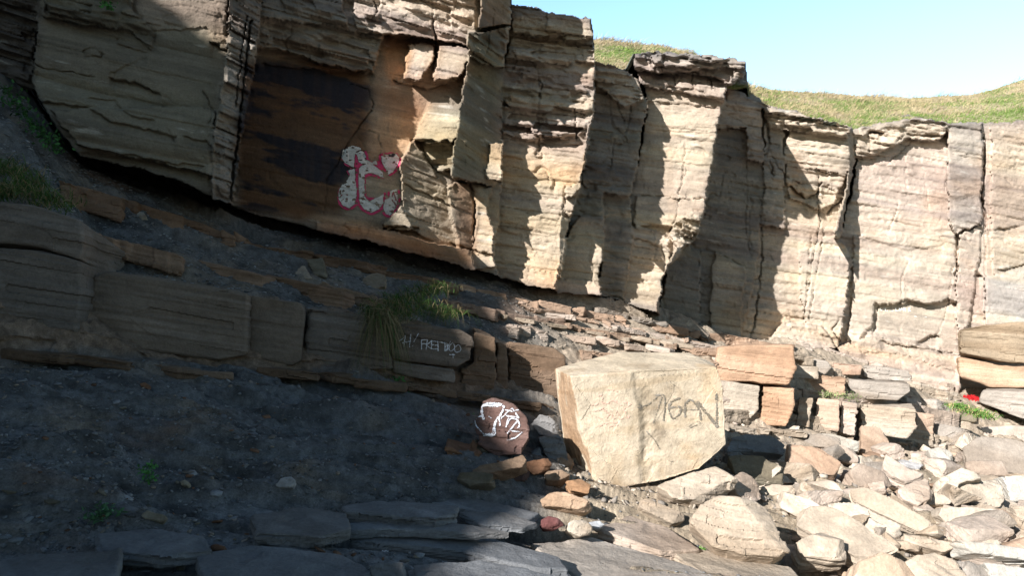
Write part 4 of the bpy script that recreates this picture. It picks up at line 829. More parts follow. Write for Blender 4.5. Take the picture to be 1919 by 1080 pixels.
CR = [
 (line([(112,336),(200,366),(300,392),(400,424),(498,462)]), 46, .22, 46, RUST*.3+BROWN*.6, 'red brown course of jointed bedrock on the upper shale slope at the left'),
 (line([(498,462),(580,474),(700,498),(800,520),(860,532)]), 20, .10, 55, RUST*.25+BROWN*.5, 'thin rusty course of bedrock continuing right along the shale slope'),
 (line([(155,432),(250,455),(330,474),(430,500),(560,530),(640,545)]), 36, .2, 70, BROWN*1.0+RUST*.15, 'dark broken course of bedrock just above the shaded ledge'),
 (line([(600,530),(700,556),(760,566)]), 26, .15, 34, BROWN*1.2, 'short broken course of bedrock left of the hanging grass'),
 (line([(830,560),(900,575),(1000,594),(1060,598)]), 20, .1, 40, RUST*.4+GREY*.45, 'rusty course of bedrock right of the hanging grass, passing into sunlight'),
 (line([(860,532),(940,550),(1050,572),(1150,590),(1260,612),(1380,632),(1490,650)]), 17, .12, 34, ORANGE*.4+PINK*.35, 'lit orange course of small jointed blocks beneath the cliff overhang'),
 (line([(1060,604),(1200,632),(1320,652),(1345,656)]), 14, .12, 30, ORANGE*.3+PINK*.5, 'second lit course of small blocks above the giant boulder'),
 (line([(950,606),(1010,616),(1110,640)]), 22, .1, 36, PINK*.8, 'pale crumbling course of bedrock left above the giant boulder'),
 (line([(1090,656),(1180,668),(1280,676),(1345,680)]), 26, .2, 44, ORANGE*.3+PINK*.5, 'orange course of blocks directly behind the giant boulder top'),
 (line([(1330,792),(1420,802),(1520,812)]), 12, .2, 60, TAN*.8, 'low tan course under the lit ledge'),
 (line([(480,690),(600,700),(740,716),(880,738),(1040,760)]), 16, .05, 90, BROWN*.8, 'thin dark course along the foot of the shaded ledge'),
 (line([(0,655),(120,662),(260,682),(420,700),(480,704)]), 20, .08, 80, BROWN*.75, 'crumbling dark course along the foot of the far left ledge blocks'),
 (line([(1000,582),(1100,598),(1200,620),(1300,640),(1400,652)]), 11, .1, 40, PINK*.85, 'pale thin course of bedrock between two orange courses below the cliff'),
 (line([(1120,574),(1240,602),(1330,624)]), 10, .12, 44, GREY*1.1, 'thin grey course of bedrock tight under the cliff overhang'),
 (line([(1040,622),(1140,634),(1260,656),(1345,668)]), 13, .12, 36, PINK*.95, 'pale stepped course of bedrock just above the giant boulder'),
 (line([(1500,640),(1580,662),(1680,690),(1790,722)]), 22, .2, 52, PINK, 'pale stepped course of bedrock at the foot of the right hand wall'),
 (line([(1480,656),(1600,690),(1700,712),(1800,744)]), 18, .2, 46, PALE*.85, 'second pale course of bedrock at the foot of the right hand wall'),
 (line([(1335,722),(1500,730),(1650,744),(1800,776)]), 34, .25, 56, PINK*.95, 'pale stepped bedrock course behind the blocks of the lit ledge'),
 (line([(1325,764),(1500,778),(1650,796),(1760,816)]), 30, .15, 64, TAN*.9, 'lowest tan bedrock course under the blocks of the lit ledge'),
 (line([(1480,684),(1600,694),(1720,716),(1800,738)]), 26, .25, 50, PALE*.85, 'upper pale bedrock course behind the grey ledge blocks'),
 (line([(960,566),(1040,584),(1140,604),(1240,626),(1330,642)]), 9, .1, 30, ORANGE*.3+PINK*.5, 'very thin lit course of bedrock among the orange courses'),
 (line([(940,590),(1040,606),(1160,626),(1300,648)]), 10, .1, 42, TAN*.85, 'thin tan course of bedrock stepping down towards the giant boulder'),
 (line([(1700,740),(1760,752),(1840,770)]), 20, .2, 40, GREY*1.3, 'grey course of bedrock below the hollow with the red cloth'),
]
for i, (pts, hh, q, bw, cl, lb) in enumerate(CR):
    o = course(pts, hh, q, bw, cl, 700 + i * 5); o['label'] = lb; o['category'] = 'bedrock'
# ---------------------------------------------------------------- small rubble and chips (countless)
def lump_batch(name, pts, sizes, cols, label, mat, flat=.45, kind='stuff'):
    n = len(pts); base = []
    ph = (1 + 5 ** .5) / 2
    V0 = np.array([(-1,ph,0),(1,ph,0),(-1,-ph,0),(1,-ph,0),(0,-1,ph),(0,1,ph),(0,-1,-ph),(0,1,-ph),(ph,0,-1),(ph,0,1),(-ph,0,-1),(-ph,0,1)]) / 1.9
    F0 = np.array([(0,11,5),(0,5,1),(0,1,7),(0,7,10),(0,10,11),(1,5,9),(5,11,4),(11,10,2),(10,7,6),(7,1,8),(3,9,4),(3,4,2),(3,2,6),(3,6,8),(3,8,9),(4,9,5),(2,4,11),(6,2,10),(8,6,7),(9,8,1)])
    V = V0[None] * (1 + .32 * rng.normal(size=(n, 12, 1))); V = np.clip(V, -.62, .62)
    V = V * np.stack([1 + .5 * rng.random(n), .7 + .4 * rng.random(n), flat * (.5 + rng.random(n))], -1)[:, None]
    a = rng.random(n) * 6.28; ca, sa = np.cos(a), np.sin(a)
    x = V[..., 0] * ca[:, None] - V[..., 1] * sa[:, None]; y = V[..., 0] * sa[:, None] + V[..., 1] * ca[:, None]
    tl = rng.normal(size=(n, 2)) * .25
    z = V[..., 2] + x * (tl[:, :1] - .12) + y * (tl[:, 1:] + .15)
    V = np.stack([x, y, z], -1) * sizes[:, None, None] + pts[:, None]
    F = (np.arange(n) * 12)[:, None, None] + F0[None]
    o = mesh_obj(name, V.reshape(-1, 3), F.reshape(-1, 3), mat, np.repeat(cols, 12, 0))
    tag(o, label, name.replace('_', ' '), kind=kind); return o
def ground_scatter(n, tv0, tv1, xlo, xhi, fn=None):
    j = np.searchsorted(TV, tv0 + (tv1 - tv0) * rng.random(n)); i = np.searchsorted(TX, xlo + (xhi - xlo) * rng.random(n))
    j = np.clip(j, 0, len(TV) - 1); i = np.clip(i, 0, len(TX) - 1)
    p = TP[j, i]; x = TX[i]; y = TY[j, i]
    if fn is not None: k = fn(x, y, p); return p[k], x[k], y[k]
    return p, x, y
p, x, y = ground_scatter(34000, .6, 1.98, -200, 1500, lambda x, y, p: rng.random(len(x)) < np.clip(.6 + .8 * fbm(p, (1.5,) * 3, 611, 3), .05, 1) * np.where((y > 930) & (x > 400), .35, 1))
s = .006 + .022 * rng.random(len(p)) ** 3 + .035 * (rng.random(len(p)) > .975) * rng.random(len(p))
col = (SHALE * 1.3)[None] * (.5 + 1.1 * rng.random((len(p), 1))); ex = rng.random(len(p))
col = np.where((ex > .93)[:, None], TAN * .6, col); col = np.where((ex < .02)[:, None], RUST * .6, col)
lump_batch('gravel', p + [0, 0, .004], s, col, 'small dark chips of shale scattered over the shaded slope', M_SHALE)
p, x, y = ground_scatter(1500, .7, 1.96, -200, 1100, lambda x, y, p: rng.random(len(x)) < np.clip(.4 + 1.5 * fbm(p, (1.2,) * 3, 621, 3), .03, 1))
s = .018 + .05 * rng.random(len(p)) ** 2.5
pal = np.array([SHALE * 1.3, SHALE * 1.8, OLIVE * .9, GREY * .8, RUST * .5, SLATE * 1.2]); col = pal[rng.integers(0, 6, len(p))] * (.6 + .7 * rng.random((len(p), 1)))
lump_batch('shale_flakes', p + [0, 0, .006], s, col, 'larger flat flakes of shale and mudstone littering the shaded slope', M_ROCK, flat=.25)
p, x, y = ground_scatter(9000, 3.0, 4.0, 0, 1500)
s = .012 + .035 * rng.random(len(p)) ** 3
col = lerp((SHALE * 1.4)[None] * (.6 + rng.random((len(p), 1))), np.zeros((len(p), 3)) + TAN * .85, sstep(850, 1100, x) * .95)
lump_batch('scree', p + [0, 0, .006], s, col, 'fine shale scree on the slope below the cliff overhang', M_SHALE)
p, x, y = ground_scatter(6500, 1.0, 2.0, 1040, 2200, lambda x, y, p: ((y > 800) & (y < 965) & (x > 1040)) | ((rng.random(len(x)) < .35) & (x > 1350)))
s = .015 + .06 * rng.random(len(p)) ** 3
pal = np.array([TAN, PALE, PINK, TAN * .85, GREY]); col = pal[rng.integers(0, 5, len(p))] * (.75 + .4 * rng.random((len(p), 1)))
lump_batch('rubble', p + [0, 0, .02], s, col, 'small pale broken stones filling the gaps of the rubble slope', M_ROCK, flat=.6)
# medium fallen stones: each its own object, alike in every way
G6 = 'medium stones strewn over the rubble slope'
protos = []
for k in range(7):
    r = np.random.default_rng(900 + k); bm = bmesh.new()
    for q in range(14):
        v = r.normal(size=3); v = np.sign(v) * np.abs(v) ** .55; v /= np.max(np.abs(v)) * 1.0; v[:2] += .25 * r.normal(size=2)
        bm.verts.new(v * np.array((.55, .38, .13 + .07 * (k % 3))) * (.8 + .3 * r.random()))
    rs = bmesh.ops.convex_hull(bm, input=bm.verts)
    bmesh.ops.delete(bm, geom=[g for g in rs['geom_interior'] if isinstance(g, bmesh.types.BMVert)], context='VERTS')
    o = finish_rock(bm, 'rubble_stone', M_ROCK, 9, [TAN, PALE, PINK, ORANGE * .45 + PINK * .5, GREY * 1.2, TAN * .95, PALE * .9][k], 950 + k * 7, rough=.4, vox=.035, band=r.normal(size=3) * .4 + np.array([0, 0, 1]))
    o.location = (0, 0, 0); protos.append(o)
cnt = 0; used = set()
taken = [np.array(t_[1], float).mean(0) for t_ in FLD + NEAR]
for trial in range(5000):
    if cnt >= 240: break
    x = 1380 + 640 * rng.random(); y = 800 + 270 * rng.random()
    if x < 1500 and y > 930 and y < 1050: continue
    if y < 812 + .08 * (x - 1480): continue
    if y < 900 and x < 1480: continue
    if min(np.hypot(*(c_ - (x, y))) for c_ in taken) < 12.5: continue
    taken.append(np.array((x, y)))
    p = ground_at(x, y); k = int(rng.integers(0, 7)); src = protos[k]
    o = src if k not in used else src.copy()
    if k in used: C.objects.link(o)
    used.add(k)
    sc = (.22 + .42 * rng.random() ** 1.5) * (1.0 + .03 * (p[1] - 7))
    o.location = (p[0], p[1], p[2] - .05 * sc); o.scale = (sc, sc, sc)
    o.rotation_euler = (rng.normal() * .3, .12 + rng.normal() * .25, rng.random() * 6.28)
    tag(o, 'pale broken stone lying among the big slabs of the rubble slope', 'stone', G6); cnt += 1
for k, o in enumerate(protos):
    if k not in used: bpy.data.objects.remove(o)
# ================================================================ PAINT
def cliff_surf(px, py):
    return bil(CLIFF_P, GX, GY, px, py)
def bvh_of(obs):
    vs = []; fs = []; b = 0
    for o in obs:
        M_ = np.array(o.location); v = [Vector(np.array(q.co) + M_) for q in o.data.vertices]
        vs += v; fs += [[i + b for i in q.vertices] for q in o.data.polygons]; b = len(vs)
    return BVHTree.FromPolygons(vs, fs)
def decal(name, bbox, step, fn, surf, parent=None, lift=.008, **tg):
    """fn(X, Y) -> (mask, colours); cells whose corners are painted become faces lying on the rock"""
    xs = np.arange(bbox[0], bbox[2], step); ys_ = np.arange(bbox[1], bbox[3], step)
    A, Bq = np.meshgrid(xs, ys_); mk, cl = fn(A, Bq)
    if callable(surf) and not isinstance(surf, BVHTree): Pt = surf(A, Bq)
    else:
        Pt = np.full(A.shape + (3,), np.nan); R = ray(A, Bq)
        for j in range(A.shape[0]):
            for i in range(A.shape[1]):
                if not mk[j, i]: continue
                h_ = surf.ray_cast(Vector(EYE), Vector(R[j, i]).normalized(), 40)
                if h_[0] is not None: Pt[j, i] = h_[0]
        mk = mk & ~np.isnan(Pt[..., 0])
    dirn = Pt - EYE; dirn /= np.linalg.norm(dirn, axis=-1)[..., None]
    Pt = Pt - dirn * lift
    jump = np.zeros(A.shape, bool)
    keep = mk[:-1, :-1] & mk[1:, :-1] & mk[1:, 1:] & mk[:-1, 1:]
    F = grid_faces(*A.shape, keep=keep)
    if len(F) == 0: return None
    u, inv = np.unique(F, return_inverse=True); F = inv.reshape(F.shape)
    V = Pt.reshape(-1, 3)[u]; c_ = cl.reshape(-1, 3)[u]
    o = mesh_obj(name, V, F, M_PAINT, c_, parent=parent, origin=np.array([V[:, 0].mean(), V[:, 1].mean(), V[:, 2].min()]))
    tag(o, **tg); return o
def strokes(A, Bq, sts, w0, holes=.0, seed=1, hs=.35):
    m = np.zeros(A.shape, bool); Q = np.stack([A, Bq, A * 0], -1)
    nzv = noise(Q, (hs, hs, 1), seed)
    for st_ in sts:
        w = w0
        if isinstance(st_, tuple): st_, w = st_; w = w * 1.25
        m |= segdist(A + .5 * noise(Q, (.4, .4, 1), seed + 3), Bq + .5 * noise(Q, (.4, .4, 1), seed + 4), st_) < w * (1 + .3 * nzv + .35 * noise(Q, (.09, .09, 1), seed + 2))
    return m & (nzv < 1 - holes * 2 + .6 * noise(Q, (hs * .3, hs * .3, 1), seed + 1))
def curve(pts, n=8):
    P_ = np.array([pts[0]] + list(pts) + [pts[-1]], float); out = []
    for i in range(1, len(P_) - 2):
        for t in np.linspace(0, 1, n, endpoint=False):
            a, b, c_, e = P_[i - 1], P_[i], P_[i + 1], P_[i + 2]
            out.append(tuple(.5 * ((2 * b) + (-a + c_) * t + (2 * a - 5 * b + 4 * c_ - e) * t * t + (-a + 3 * b - 3 * c_ + e) * t ** 3)))
    out.append(tuple(P_[-1])); return out
# --- big pink and white piece on the stained wall
Z = lambda L: [(600 + a / 4.153, 240 + b / 4.153) for a, b in L]
W_PARTS = [Z(q) for q in [
 [(175,170),(200,150),(250,135),(300,145),(345,190),(360,230),(300,240),(290,215),(270,200),(265,310),(240,300),(190,270),(165,230)],
 [(285,205),(345,235),(400,265),(435,250),(445,285),(380,275),(330,280),(300,260)],
 [(215,330),(270,310),(275,420),(285,470),(285,540),(270,590),(225,625),(170,600),(140,550),(145,480),(175,430),(215,400),(232,360)],
 [(300,310),(340,280),(400,275),(450,310),(490,350),(497,388),(450,370),(400,350),(345,360),(345,530),(380,570),(430,545),(470,525),(495,510),(490,590),(450,640),(395,660),(340,630),(305,580),(298,420)],
 [(475,215),(540,200),(580,190),(620,230),(610,280),(570,340),(530,362),(510,320),(480,270)],
 [(545,490),(600,470),(605,560),(590,620),(550,680),(510,670),(490,620),(500,560),(540,540)],
]]
PINKP = [Z(q) for q in [
 [(160,240),(180,180),(270,195),(380,170),(440,210),(480,180),(600,190),(635,240),(625,290),(600,340),(545,378),(480,320),(470,370),(500,390),(505,500),(560,480),(635,480),(635,560),(600,640),(540,700),(450,695),(380,680),(330,650),(290,610),(240,640),(190,640),(145,600),(130,540),(140,470),(180,420),(220,400),(205,330),(240,318),(190,285)],
]]
BROWNP = [Z(q) for q in [[(360,385),(500,395),(540,420),(545,480),(500,500),(440,540),(370,540),(355,470)], [(130,300),(200,330),(225,380),(215,410),(130,470)]]]
PKC = np.array((.50, .045, .13)); WHC = np.array((.66, .66, .64)); BKC = np.array((.035, .035, .045))
def fn_big(A, Bq, which):
    Q = np.stack([A, Bq, A * 0], -1); wA = A + .8 * noise(Q, (.3, .3, 1), 41); wB = Bq + .8 * noise(Q, (.3, .3, 1), 42)
    pk = inpoly(wA, wB, PINKP[0]); wh = np.zeros(A.shape, bool)
    for q in W_PARTS: wh |= inpoly(wA, wB, q)
    no = np.zeros(A.shape, bool)
    for q in BROWNP: no |= inpoly(wA, wB, q)
    n1_ = fbm(Q, (.16, .26, 1), 43, 4); n2_ = fbm(Q, (.05, .12, 1), 44, 3)
    wear = (n1_ + .5 * n2_ > .47 - .12 * sstep(0, 1, (310 - Bq) / 20))
    whc = wh & ~wear; dark = (wh & wear & (Bq < 320)) & (A > 640)
    pkm = pk & ~wh & ~(n1_ - .4 * n2_ > .38) & ((segdist(A, Bq, [Z([(300,700)])[0], Z([(620,560)])[0], Z([(150,600)])[0]]) < 400))
    # the pink is an outline: keep it near the white letters
    near = blur(wh.astype(float), 4, 2) > .03
    pkm &= near & ~(no & ~wh)
    ins = strokes(A, Bq, [Z([(170,520),(150,540)]), Z([(205,515),(212,520)]), Z([(205,550),(212,552)]), Z([(560,530),(570,500),(590,560)]), Z([(560,560),(590,600)])], .8)
    cl = np.where(whc[..., None], WHC * (.8 + .25 * n2_[..., None]), PKC * (1 + .25 * n2_[..., None]))
    cl = np.where(dark[..., None], BKC, cl); cl = np.where((ins & wh)[..., None], PKC, cl)
    ins = ins & wh; lay = np.where(ins, 3, np.where(dark, 2, np.where(whc, 1, np.where(pkm, 3, 0))))
    return lay == (1, 2, 3)[which], cl
ge = bpy.data.objects.new('graffiti', None); C.objects.link(ge); ge.location = cliff_surf(np.array(690.), np.array(415.))
tag(ge, 'large white bubble letters outlined in bright pink, sprayed on the dark stained cliff wall', 'graffiti')
for nm, kk_ in (('white_letters', 0), ('black_paint', 1), ('pink_outline', 2)):
    decal(nm, (625, 265, 760, 420), .8, lambda A, Bq: fn_big(A, Bq, kk_), cliff_surf, parent=ge, lift=.03 - .001 * kk_)
# --- chalk letters on the ledge block
K = lambda L: [(680 + a / 6.75, 560 + b / 6.75) for a, b in L]
LET = [K(q) for q in [[(465,535),(505,510),(540,455),(518,608)],[(500,560),(605,540)],[(608,455),(590,612)],[(628,600),(634,606)],[(705,440),(645,545)],[(742,520),(742,640)],[(742,522),(818,518),(800,645)],[(745,570),(800,575)],
 [(870,530),(805,590),(868,638)],[(870,530),(868,638)],[(870,535),(950,545),(952,660)],[(872,585),(945,590)],[(870,636),(948,638)],[(952,548),(1040,560),(1040,665)],[(1055,660),(1080,590),(1110,545)],[(1062,560),(1075,660)]]]
LET += [curve(K([(1125,565),(1095,600),(1090,640),(1110,665),(1150,640),(1160,595),(1140,565),(1125,565)])), curve(K([(1195,590),(1165,620),(1165,660),(1190,680),(1230,660),(1238,620),(1220,590),(1195,590)]))]
LET += [K([(1095,708),(1160,712)]), K([(1140,700),(1142,745)])]
bv = bvh_of([BLK[5]])
decal('chalk_lettering', (745, 620, 868, 674), .45, lambda A, Bq: (strokes(A, Bq, LET, .95, .06, 5, 1.2), np.zeros(A.shape + (3,)) + np.array((.60, .62, .68))), bv, parent=BLK[5], lift=.012)
# --- red boulder tag
T = lambda L: [(820 + a / 3.427, 640 + b / 3.427) for a, b in L]
TG = [(curve(T([(275,420),(310,410),(350,412),(410,412),(425,430),(400,480),(370,520),(362,570),(360,600),(300,605)])), 2.2), (T([(280,430),(295,495)]), 2.4), (T([(235,500),(255,485),(290,480)]), 1.4), (curve(T([(235,505),(250,545),(280,580),(300,600)])), 1.2),
 (T([(395,490),(400,540)]), 1.2), (T([(430,440),(480,450),(520,440)]), 1.3), (T([(430,470),(480,430),(520,490),(445,480)]), 1.2), (curve(T([(440,545),(470,500),(510,505),(525,540),(515,560)])), 1.3), (T([(515,510),(450,590)]), 1.2), (T([(455,490),(440,550)]), 1.3), (T([(400,500),(440,470)]), 1.3),
 (T([(470,575),(545,585),(500,620),(450,635)]), 1.1), (T([(330,485),(345,495)]), 1.0), (T([(320,400),(410,408)]), 2.4), (T([(300,600),(360,598)]), 2.2)]
bv2 = bvh_of([tagged])
decal('white_lettering', (884, 748, 984, 832), .5, lambda A, Bq: (strokes(A, Bq, TG, 1.7, .16, 7, .8), np.zeros(A.shape + (3,)) + np.array((.62, .66, .74))), bv2, parent=tagged, lift=.012)
# --- giant boulder: black tag, faded pink and small scrawls
bv3 = bvh_of([giant])
BL = [(T([(1670,395),(1795,545)]), 2.9), (T([(1795,545),(1790,345)]), 2.2), (curve(T([(1590,480),(1590,420),(1610,380),(1640,385),(1680,440),(1690,500)])), 2.2), (T([(1580,440),(1690,440)]), 1.0),
 (curve(T([(1550,365),(1500,390),(1485,440),(1510,495),(1550,470),(1560,425),(1500,425)])), 1.8), (curve(T([(1310,420),(1360,400),(1420,350),(1455,350),(1460,420),(1450,510)])), 1.1), (T([(1440,360),(1385,525)]), 1.0),
 (T([(1400,345),(1440,345)]), 1.6), (T([(1298,415),(1305,435)]), 3.2), (curve(T([(1600,560),(1650,520),(1690,525),(1620,555)])), .7), (curve(T([(1470,260),(1480,300),(1510,300),(1520,260),(1490,258),(1545,300)])), .6),
 (T([(1340,580),(1390,630),(1425,690)]), 1.2), (curve(T([(1435,170),(1440,190),(1455,190),(1455,170)])), .5), (T([(1160,330),(1185,330),(1180,365),(1158,360),(1160,330)]), .5), (curve(T([(990,370),(1020,365),(1020,395),(995,395),(990,370)])), .5)]
BL += [(T([(1425 + 26 * k, 225 - 3 * (k % 2)), (1432 + 26 * k, 210), (1440 + 26 * k, 226)]), .45) for k in range(8)]
BL += [(T([(1475,760),(1500,775),(1525,768)]), .6), (T([(1275,735),(1355,745)]), .5), (T([(1180,200),(1215,205),(1185,215)]), .5), (T([(1065,390),(1085,415)]), .5), (T([(1085,390),(1065,415)]), .5)]
decal('black_lettering', (1180, 680, 1358, 880), .6, lambda A, Bq: (strokes(A, Bq, BL, 1.5, .16, 9, 1.4), np.zeros(A.shape + (3,)) + np.array((.20, .18, .15)) + .06 * noise(np.stack([A, Bq, A * 0], -1), (.1, .1, 1), 3)[..., None]), bv3, parent=giant, lift=.012)
PKS = [(T(q), 1.7) for q in [[(1085,310),(1150,318)],[(1030,350),(1050,340),(1060,400)],[(985,410),(1060,395),(1120,400)],[(1080,400),(1130,380),(1180,410)],[(1190,390),(1240,400),(1200,430)],[(1005,450),(1060,430),(1100,470),(1080,500)],[(1110,450),(1130,500),(1150,450),(1170,490)],[(1190,440),(1235,490),(1170,500)],[(1035,545),(1090,525),(1150,520)],[(1010,480),(1050,500)],[(1150,540),(1100,548)]]]
decal('pink_scribble', (1095, 725, 1195, 805), .7, lambda A, Bq: (strokes(A, Bq, PKS, 1.6, .3, 11, .9), np.zeros(A.shape + (3,)) + np.array((.66, .44, .36))), bv3, parent=giant, lift=.010)
# --- white scrawl on the right hand wall
Rr = lambda L: [(1560 + a / 4.153, 540 + b / 4.153) for a, b in L]
WS = [Rr(q) for q in [[(370,150),(380,180),(400,150),(395,185)],[(385,165),(425,160)],[(410,150),(412,180),(430,178)],[(470,155),(455,165),(458,182),(478,182)],[(492,155),(494,180),(510,180)],[(520,155),(520,180)],[(532,180),(536,155),(545,170),(555,155),(558,180)],[(568,180),(568,158),(580,170),(570,180)],[(605,155),(590,157),(592,180),(608,180)],[(592,168),(604,168)],[(640,222),(655,225)],[(700,222),(730,228)],[(640,240),(652,240)]]]
decal('graffiti', (1644, 570, 1745, 602), .6, lambda A, Bq: (strokes(A, Bq, WS, .85, .1, 13, .8), np.zeros(A.shape + (3,)) + np.array((.8, .8, .78))), cliff_surf, lift=.03, label='faint white chalk lettering on the pale right hand wall', cat='graffiti')
# ================================================================ PLANTS AND SMALL THINGS
def tuft(name, label, roots_px, spread, nb, L, col_g, dirx, droop, cat='grass tuft', wd=.011, bright=1.0, dy=-.35, lift=.02, group=None, dz=.8):
    pts = []
    for (a, b, d) in roots_px:
        c_ = unproj(a, b, np.array(d)); pts.append(c_)
    pts = np.array(pts); k = rng.integers(0, len(pts), nb); r0 = pts[k] + rng.normal(size=(nb, 3)) * np.array(spread)
    dv = np.stack([dirx + .45 * rng.normal(size=nb), dy + .35 * rng.normal(size=nb), dz + .3 * rng.random(nb)], -1); dv /= np.linalg.norm(dv, axis=1)[:, None]
    r0 = r0 + [0, 0, lift]; c_ = gcols(nb, col_g, bright); ln = L * (.5 + .8 * rng.random(nb)); w_ = wd * (.6 + .7 * rng.random(nb)); g_ = c_[:, 1] > c_[:, 0]
    e = bpy.data.objects.new(name, None); C.objects.link(e); e.location = (r0[:, 0].mean(), r0[:, 1].mean(), r0[:, 2].min()); tag(e, label, cat, group)
    for nm, m_ in (('green_blades', g_), ('dead_blades', ~g_)):
        if m_.sum(): blades(nm, r0[m_], dv[m_], ln[m_], w_[m_], c_[m_], None, None, seg=4, droop=droop, parent=e, kind='stuff')
    return e
tuft('grass_tuft', 'big grass tuft spilling down over the ledge left of the chalk lettering', [(705,588,10.3),(740,570,10.5),(770,560,10.8),(800,550,11.1),(790,575,10.6),(760,590,10.4),(820,588,10.7),(725,600,10.15),(840,592,10.8),(820,545,11.4)], (.12, .1, .05), 1700, .42, .72, -.1, 1.15, bright=.6)
hang = tuft('dry_grass', 'straw coloured dead grass hanging down the joint between two ledge blocks', [(700,588,9.75),(710,596,9.7),(716,606,9.75),(722,598,9.85)], (.05, .05, .06), 520, .5, .3, .12, 2.0, cat='dry grass', dy=-.10, dz=.2, bright=.5)
tuft('grass_tuft', 'large grass tuft on top of the far left ledge block', [(-10,370,8.4),(20,365,8.5),(50,360,8.7),(80,375,8.6),(105,388,8.6),(30,330,9.0),(60,345,8.9),(-40,350,8.7),(5,320,9.2)], (.13, .12, .05), 1500, .42, .68, .15, .9, bright=.65)
tuft('grass_tuft', 'small bright grass tuft under the red cloth at the right', [(1790,764,16.0),(1810,772,15.8),(1830,778,15.7),(1848,784,15.6)], (.12, .1, .03), 500, .3, .75, .1, .8, wd=.022, bright=1.5)
def leafy(name, label, spots, nl, r, size, col, cat='weed'):
    V = []; Fq = []; c_ = []
    for (a, b, d) in spots:
        c0 = unproj(a, b, np.array(d))
        for _ in range(nl):
            q = c0 + rng.normal(size=3) * np.array([r, r * .6, r * .5]); s_ = size * (.5 + rng.random())
            u = nrm(rng.normal(size=3) + [0, 0, .3]); v = nrm(np.cross(u, rng.normal(size=3)))
            k = len(V); V += [q - u * s_ * .5, q + v * s_ * .28, q + u * s_ * .6, q - v * s_ * .28]; Fq.append((k, k + 1, k + 2, k + 3))
            cc_ = np.array(col) * (.6 + .8 * rng.random()); c_ += [cc_] * 4
            k = len(V); V += [c0 - [0, 0, .02], c0 + [.004, 0, -.02], q + [.003, 0, 0], q]; Fq.append((k, k + 1, k + 2, k + 3)); c_ += [cc_ * .7] * 4
    if len(spots) > 1:
        for (s0, s1) in zip(spots[:-1], spots[1:]):
            p0 = unproj(s0[0], s0[1], np.array(s0[2])); p1 = unproj(s1[0], s1[1], np.array(s1[2])); k = len(V)
            V += [p0 - [0, 0, .02], p0 - [0, 0, .028], p1 - [0, 0, .028], p1 - [0, 0, .02]]; Fq.append((k, k + 1, k + 2, k + 3)); c_ += [np.array(col) * .6] * 4
    V = np.array(V); o = mesh_obj(name, V, Fq, M_GRASS, np.array(c_), origin=np.array([V[:, 0].mean(), V[:, 1].mean(), V[:, 2].min()]))
    tag(o, label, cat); return o
GR = (.05, .17, .04)
leafy('weed', 'small bright green weed growing in the hollow under the bank at the left', [(281,872,6.0),(280,898,5.75),(276,884,5.85)], 26, .035, .035, GR)
leafy('weed', 'spreading green and red weed on the shale at the lower left', [(195,955,5.35),(185,962,5.3),(170,970,5.3),(205,962,5.3)], 26, .05, .035, (.06, .15, .07))
leafy('weed', 'tiny green weed below the black joint of the ledge', [(548,707,9.4),(547,712,9.3)], 30, .04, .05, GR)
leafy('weed', 'little green plant under the chalk lettering block', [(745,712,10.0),(753,734,9.7)], 34, .06, .05, GR)
leafy('weed', 'green leaves in the dark gap left of the red graffiti boulder', [(845,784,10.0),(862,788,9.9),(875,782,10.0)], 30, .08, .05, GR)
leafy('weed', 'small green plant at the foot of the ringed boulder', [(1300,1032,6.9),(1314,1030,6.9)], 46, .04, .035, (.12, .22, .06))
leafy('weed', 'ivy trailing down the edge of the far left cliff', [(8 + 9 * k, 165 + 11 * k - (k > 8) * 4, 10.2) for k in range(12)], 34, .09, .06, (.035, .11, .03), cat='creeper')
leafy('weed', 'pale green moss strip on the lit ledge above the seamed pink block', [(1545,738,15.2),(1560,740,15.2),(1575,742,15.2),(1600,745,15.3)], 60, .09, .04, (.22, .27, .12), cat='moss')
leafy('weed', 'small green plant high on the shaded buttress at the top left', [(198,8,10.5),(206,14,10.5)], 30, .06, .05, GR)
# red cloth in the hollow
bm = bmesh.new(); c0 = unproj(1824, 749, np.array(16.2)); nx_, ny_ = 14, 9; vv = []
for j in range(ny_):
    for i in range(nx_):
        u, v = i / (nx_ - 1) - .5, j / (ny_ - 1)
        vv.append(c0 + np.array([u * .27 + .03 * math.sin(v * 7), -.0 + .14 * v + .03 * math.sin(u * 17 + v * 4), .12 * math.sin(min(1, v * 1.3) * 1.5) * (1 - .9 * u * u) + .025 * math.sin(u * 23 + v * 6) - .03]))
vs = [bm.verts.new(v) for v in vv]
for j in range(ny_ - 1):
    for i in range(nx_ - 1): bm.faces.new((vs[j * nx_ + i], vs[j * nx_ + i + 1], vs[(j + 1) * nx_ + i + 1], vs[(j + 1) * nx_ + i]))
bmesh.ops.solidify(bm, geom=bm.faces[:], thickness=.01)
V = np.array([v.co for v in bm.verts]); me = bpy.data.meshes.new('cloth'); bm.to_mesh(me); bm.free()
cl_ = np.zeros((len(V), 3)) + np.array((.62, .03, .035)); setcol(me, cl_); me.materials.append(M_PAINT)
for v in me.vertices: v.co = v.co - Vector(c0)
o = bpy.data.objects.new('cloth', me); C.objects.link(o); o.location = c0; tag(o, 'crumpled bright red cloth in the black hollow at the right edge', 'cloth')
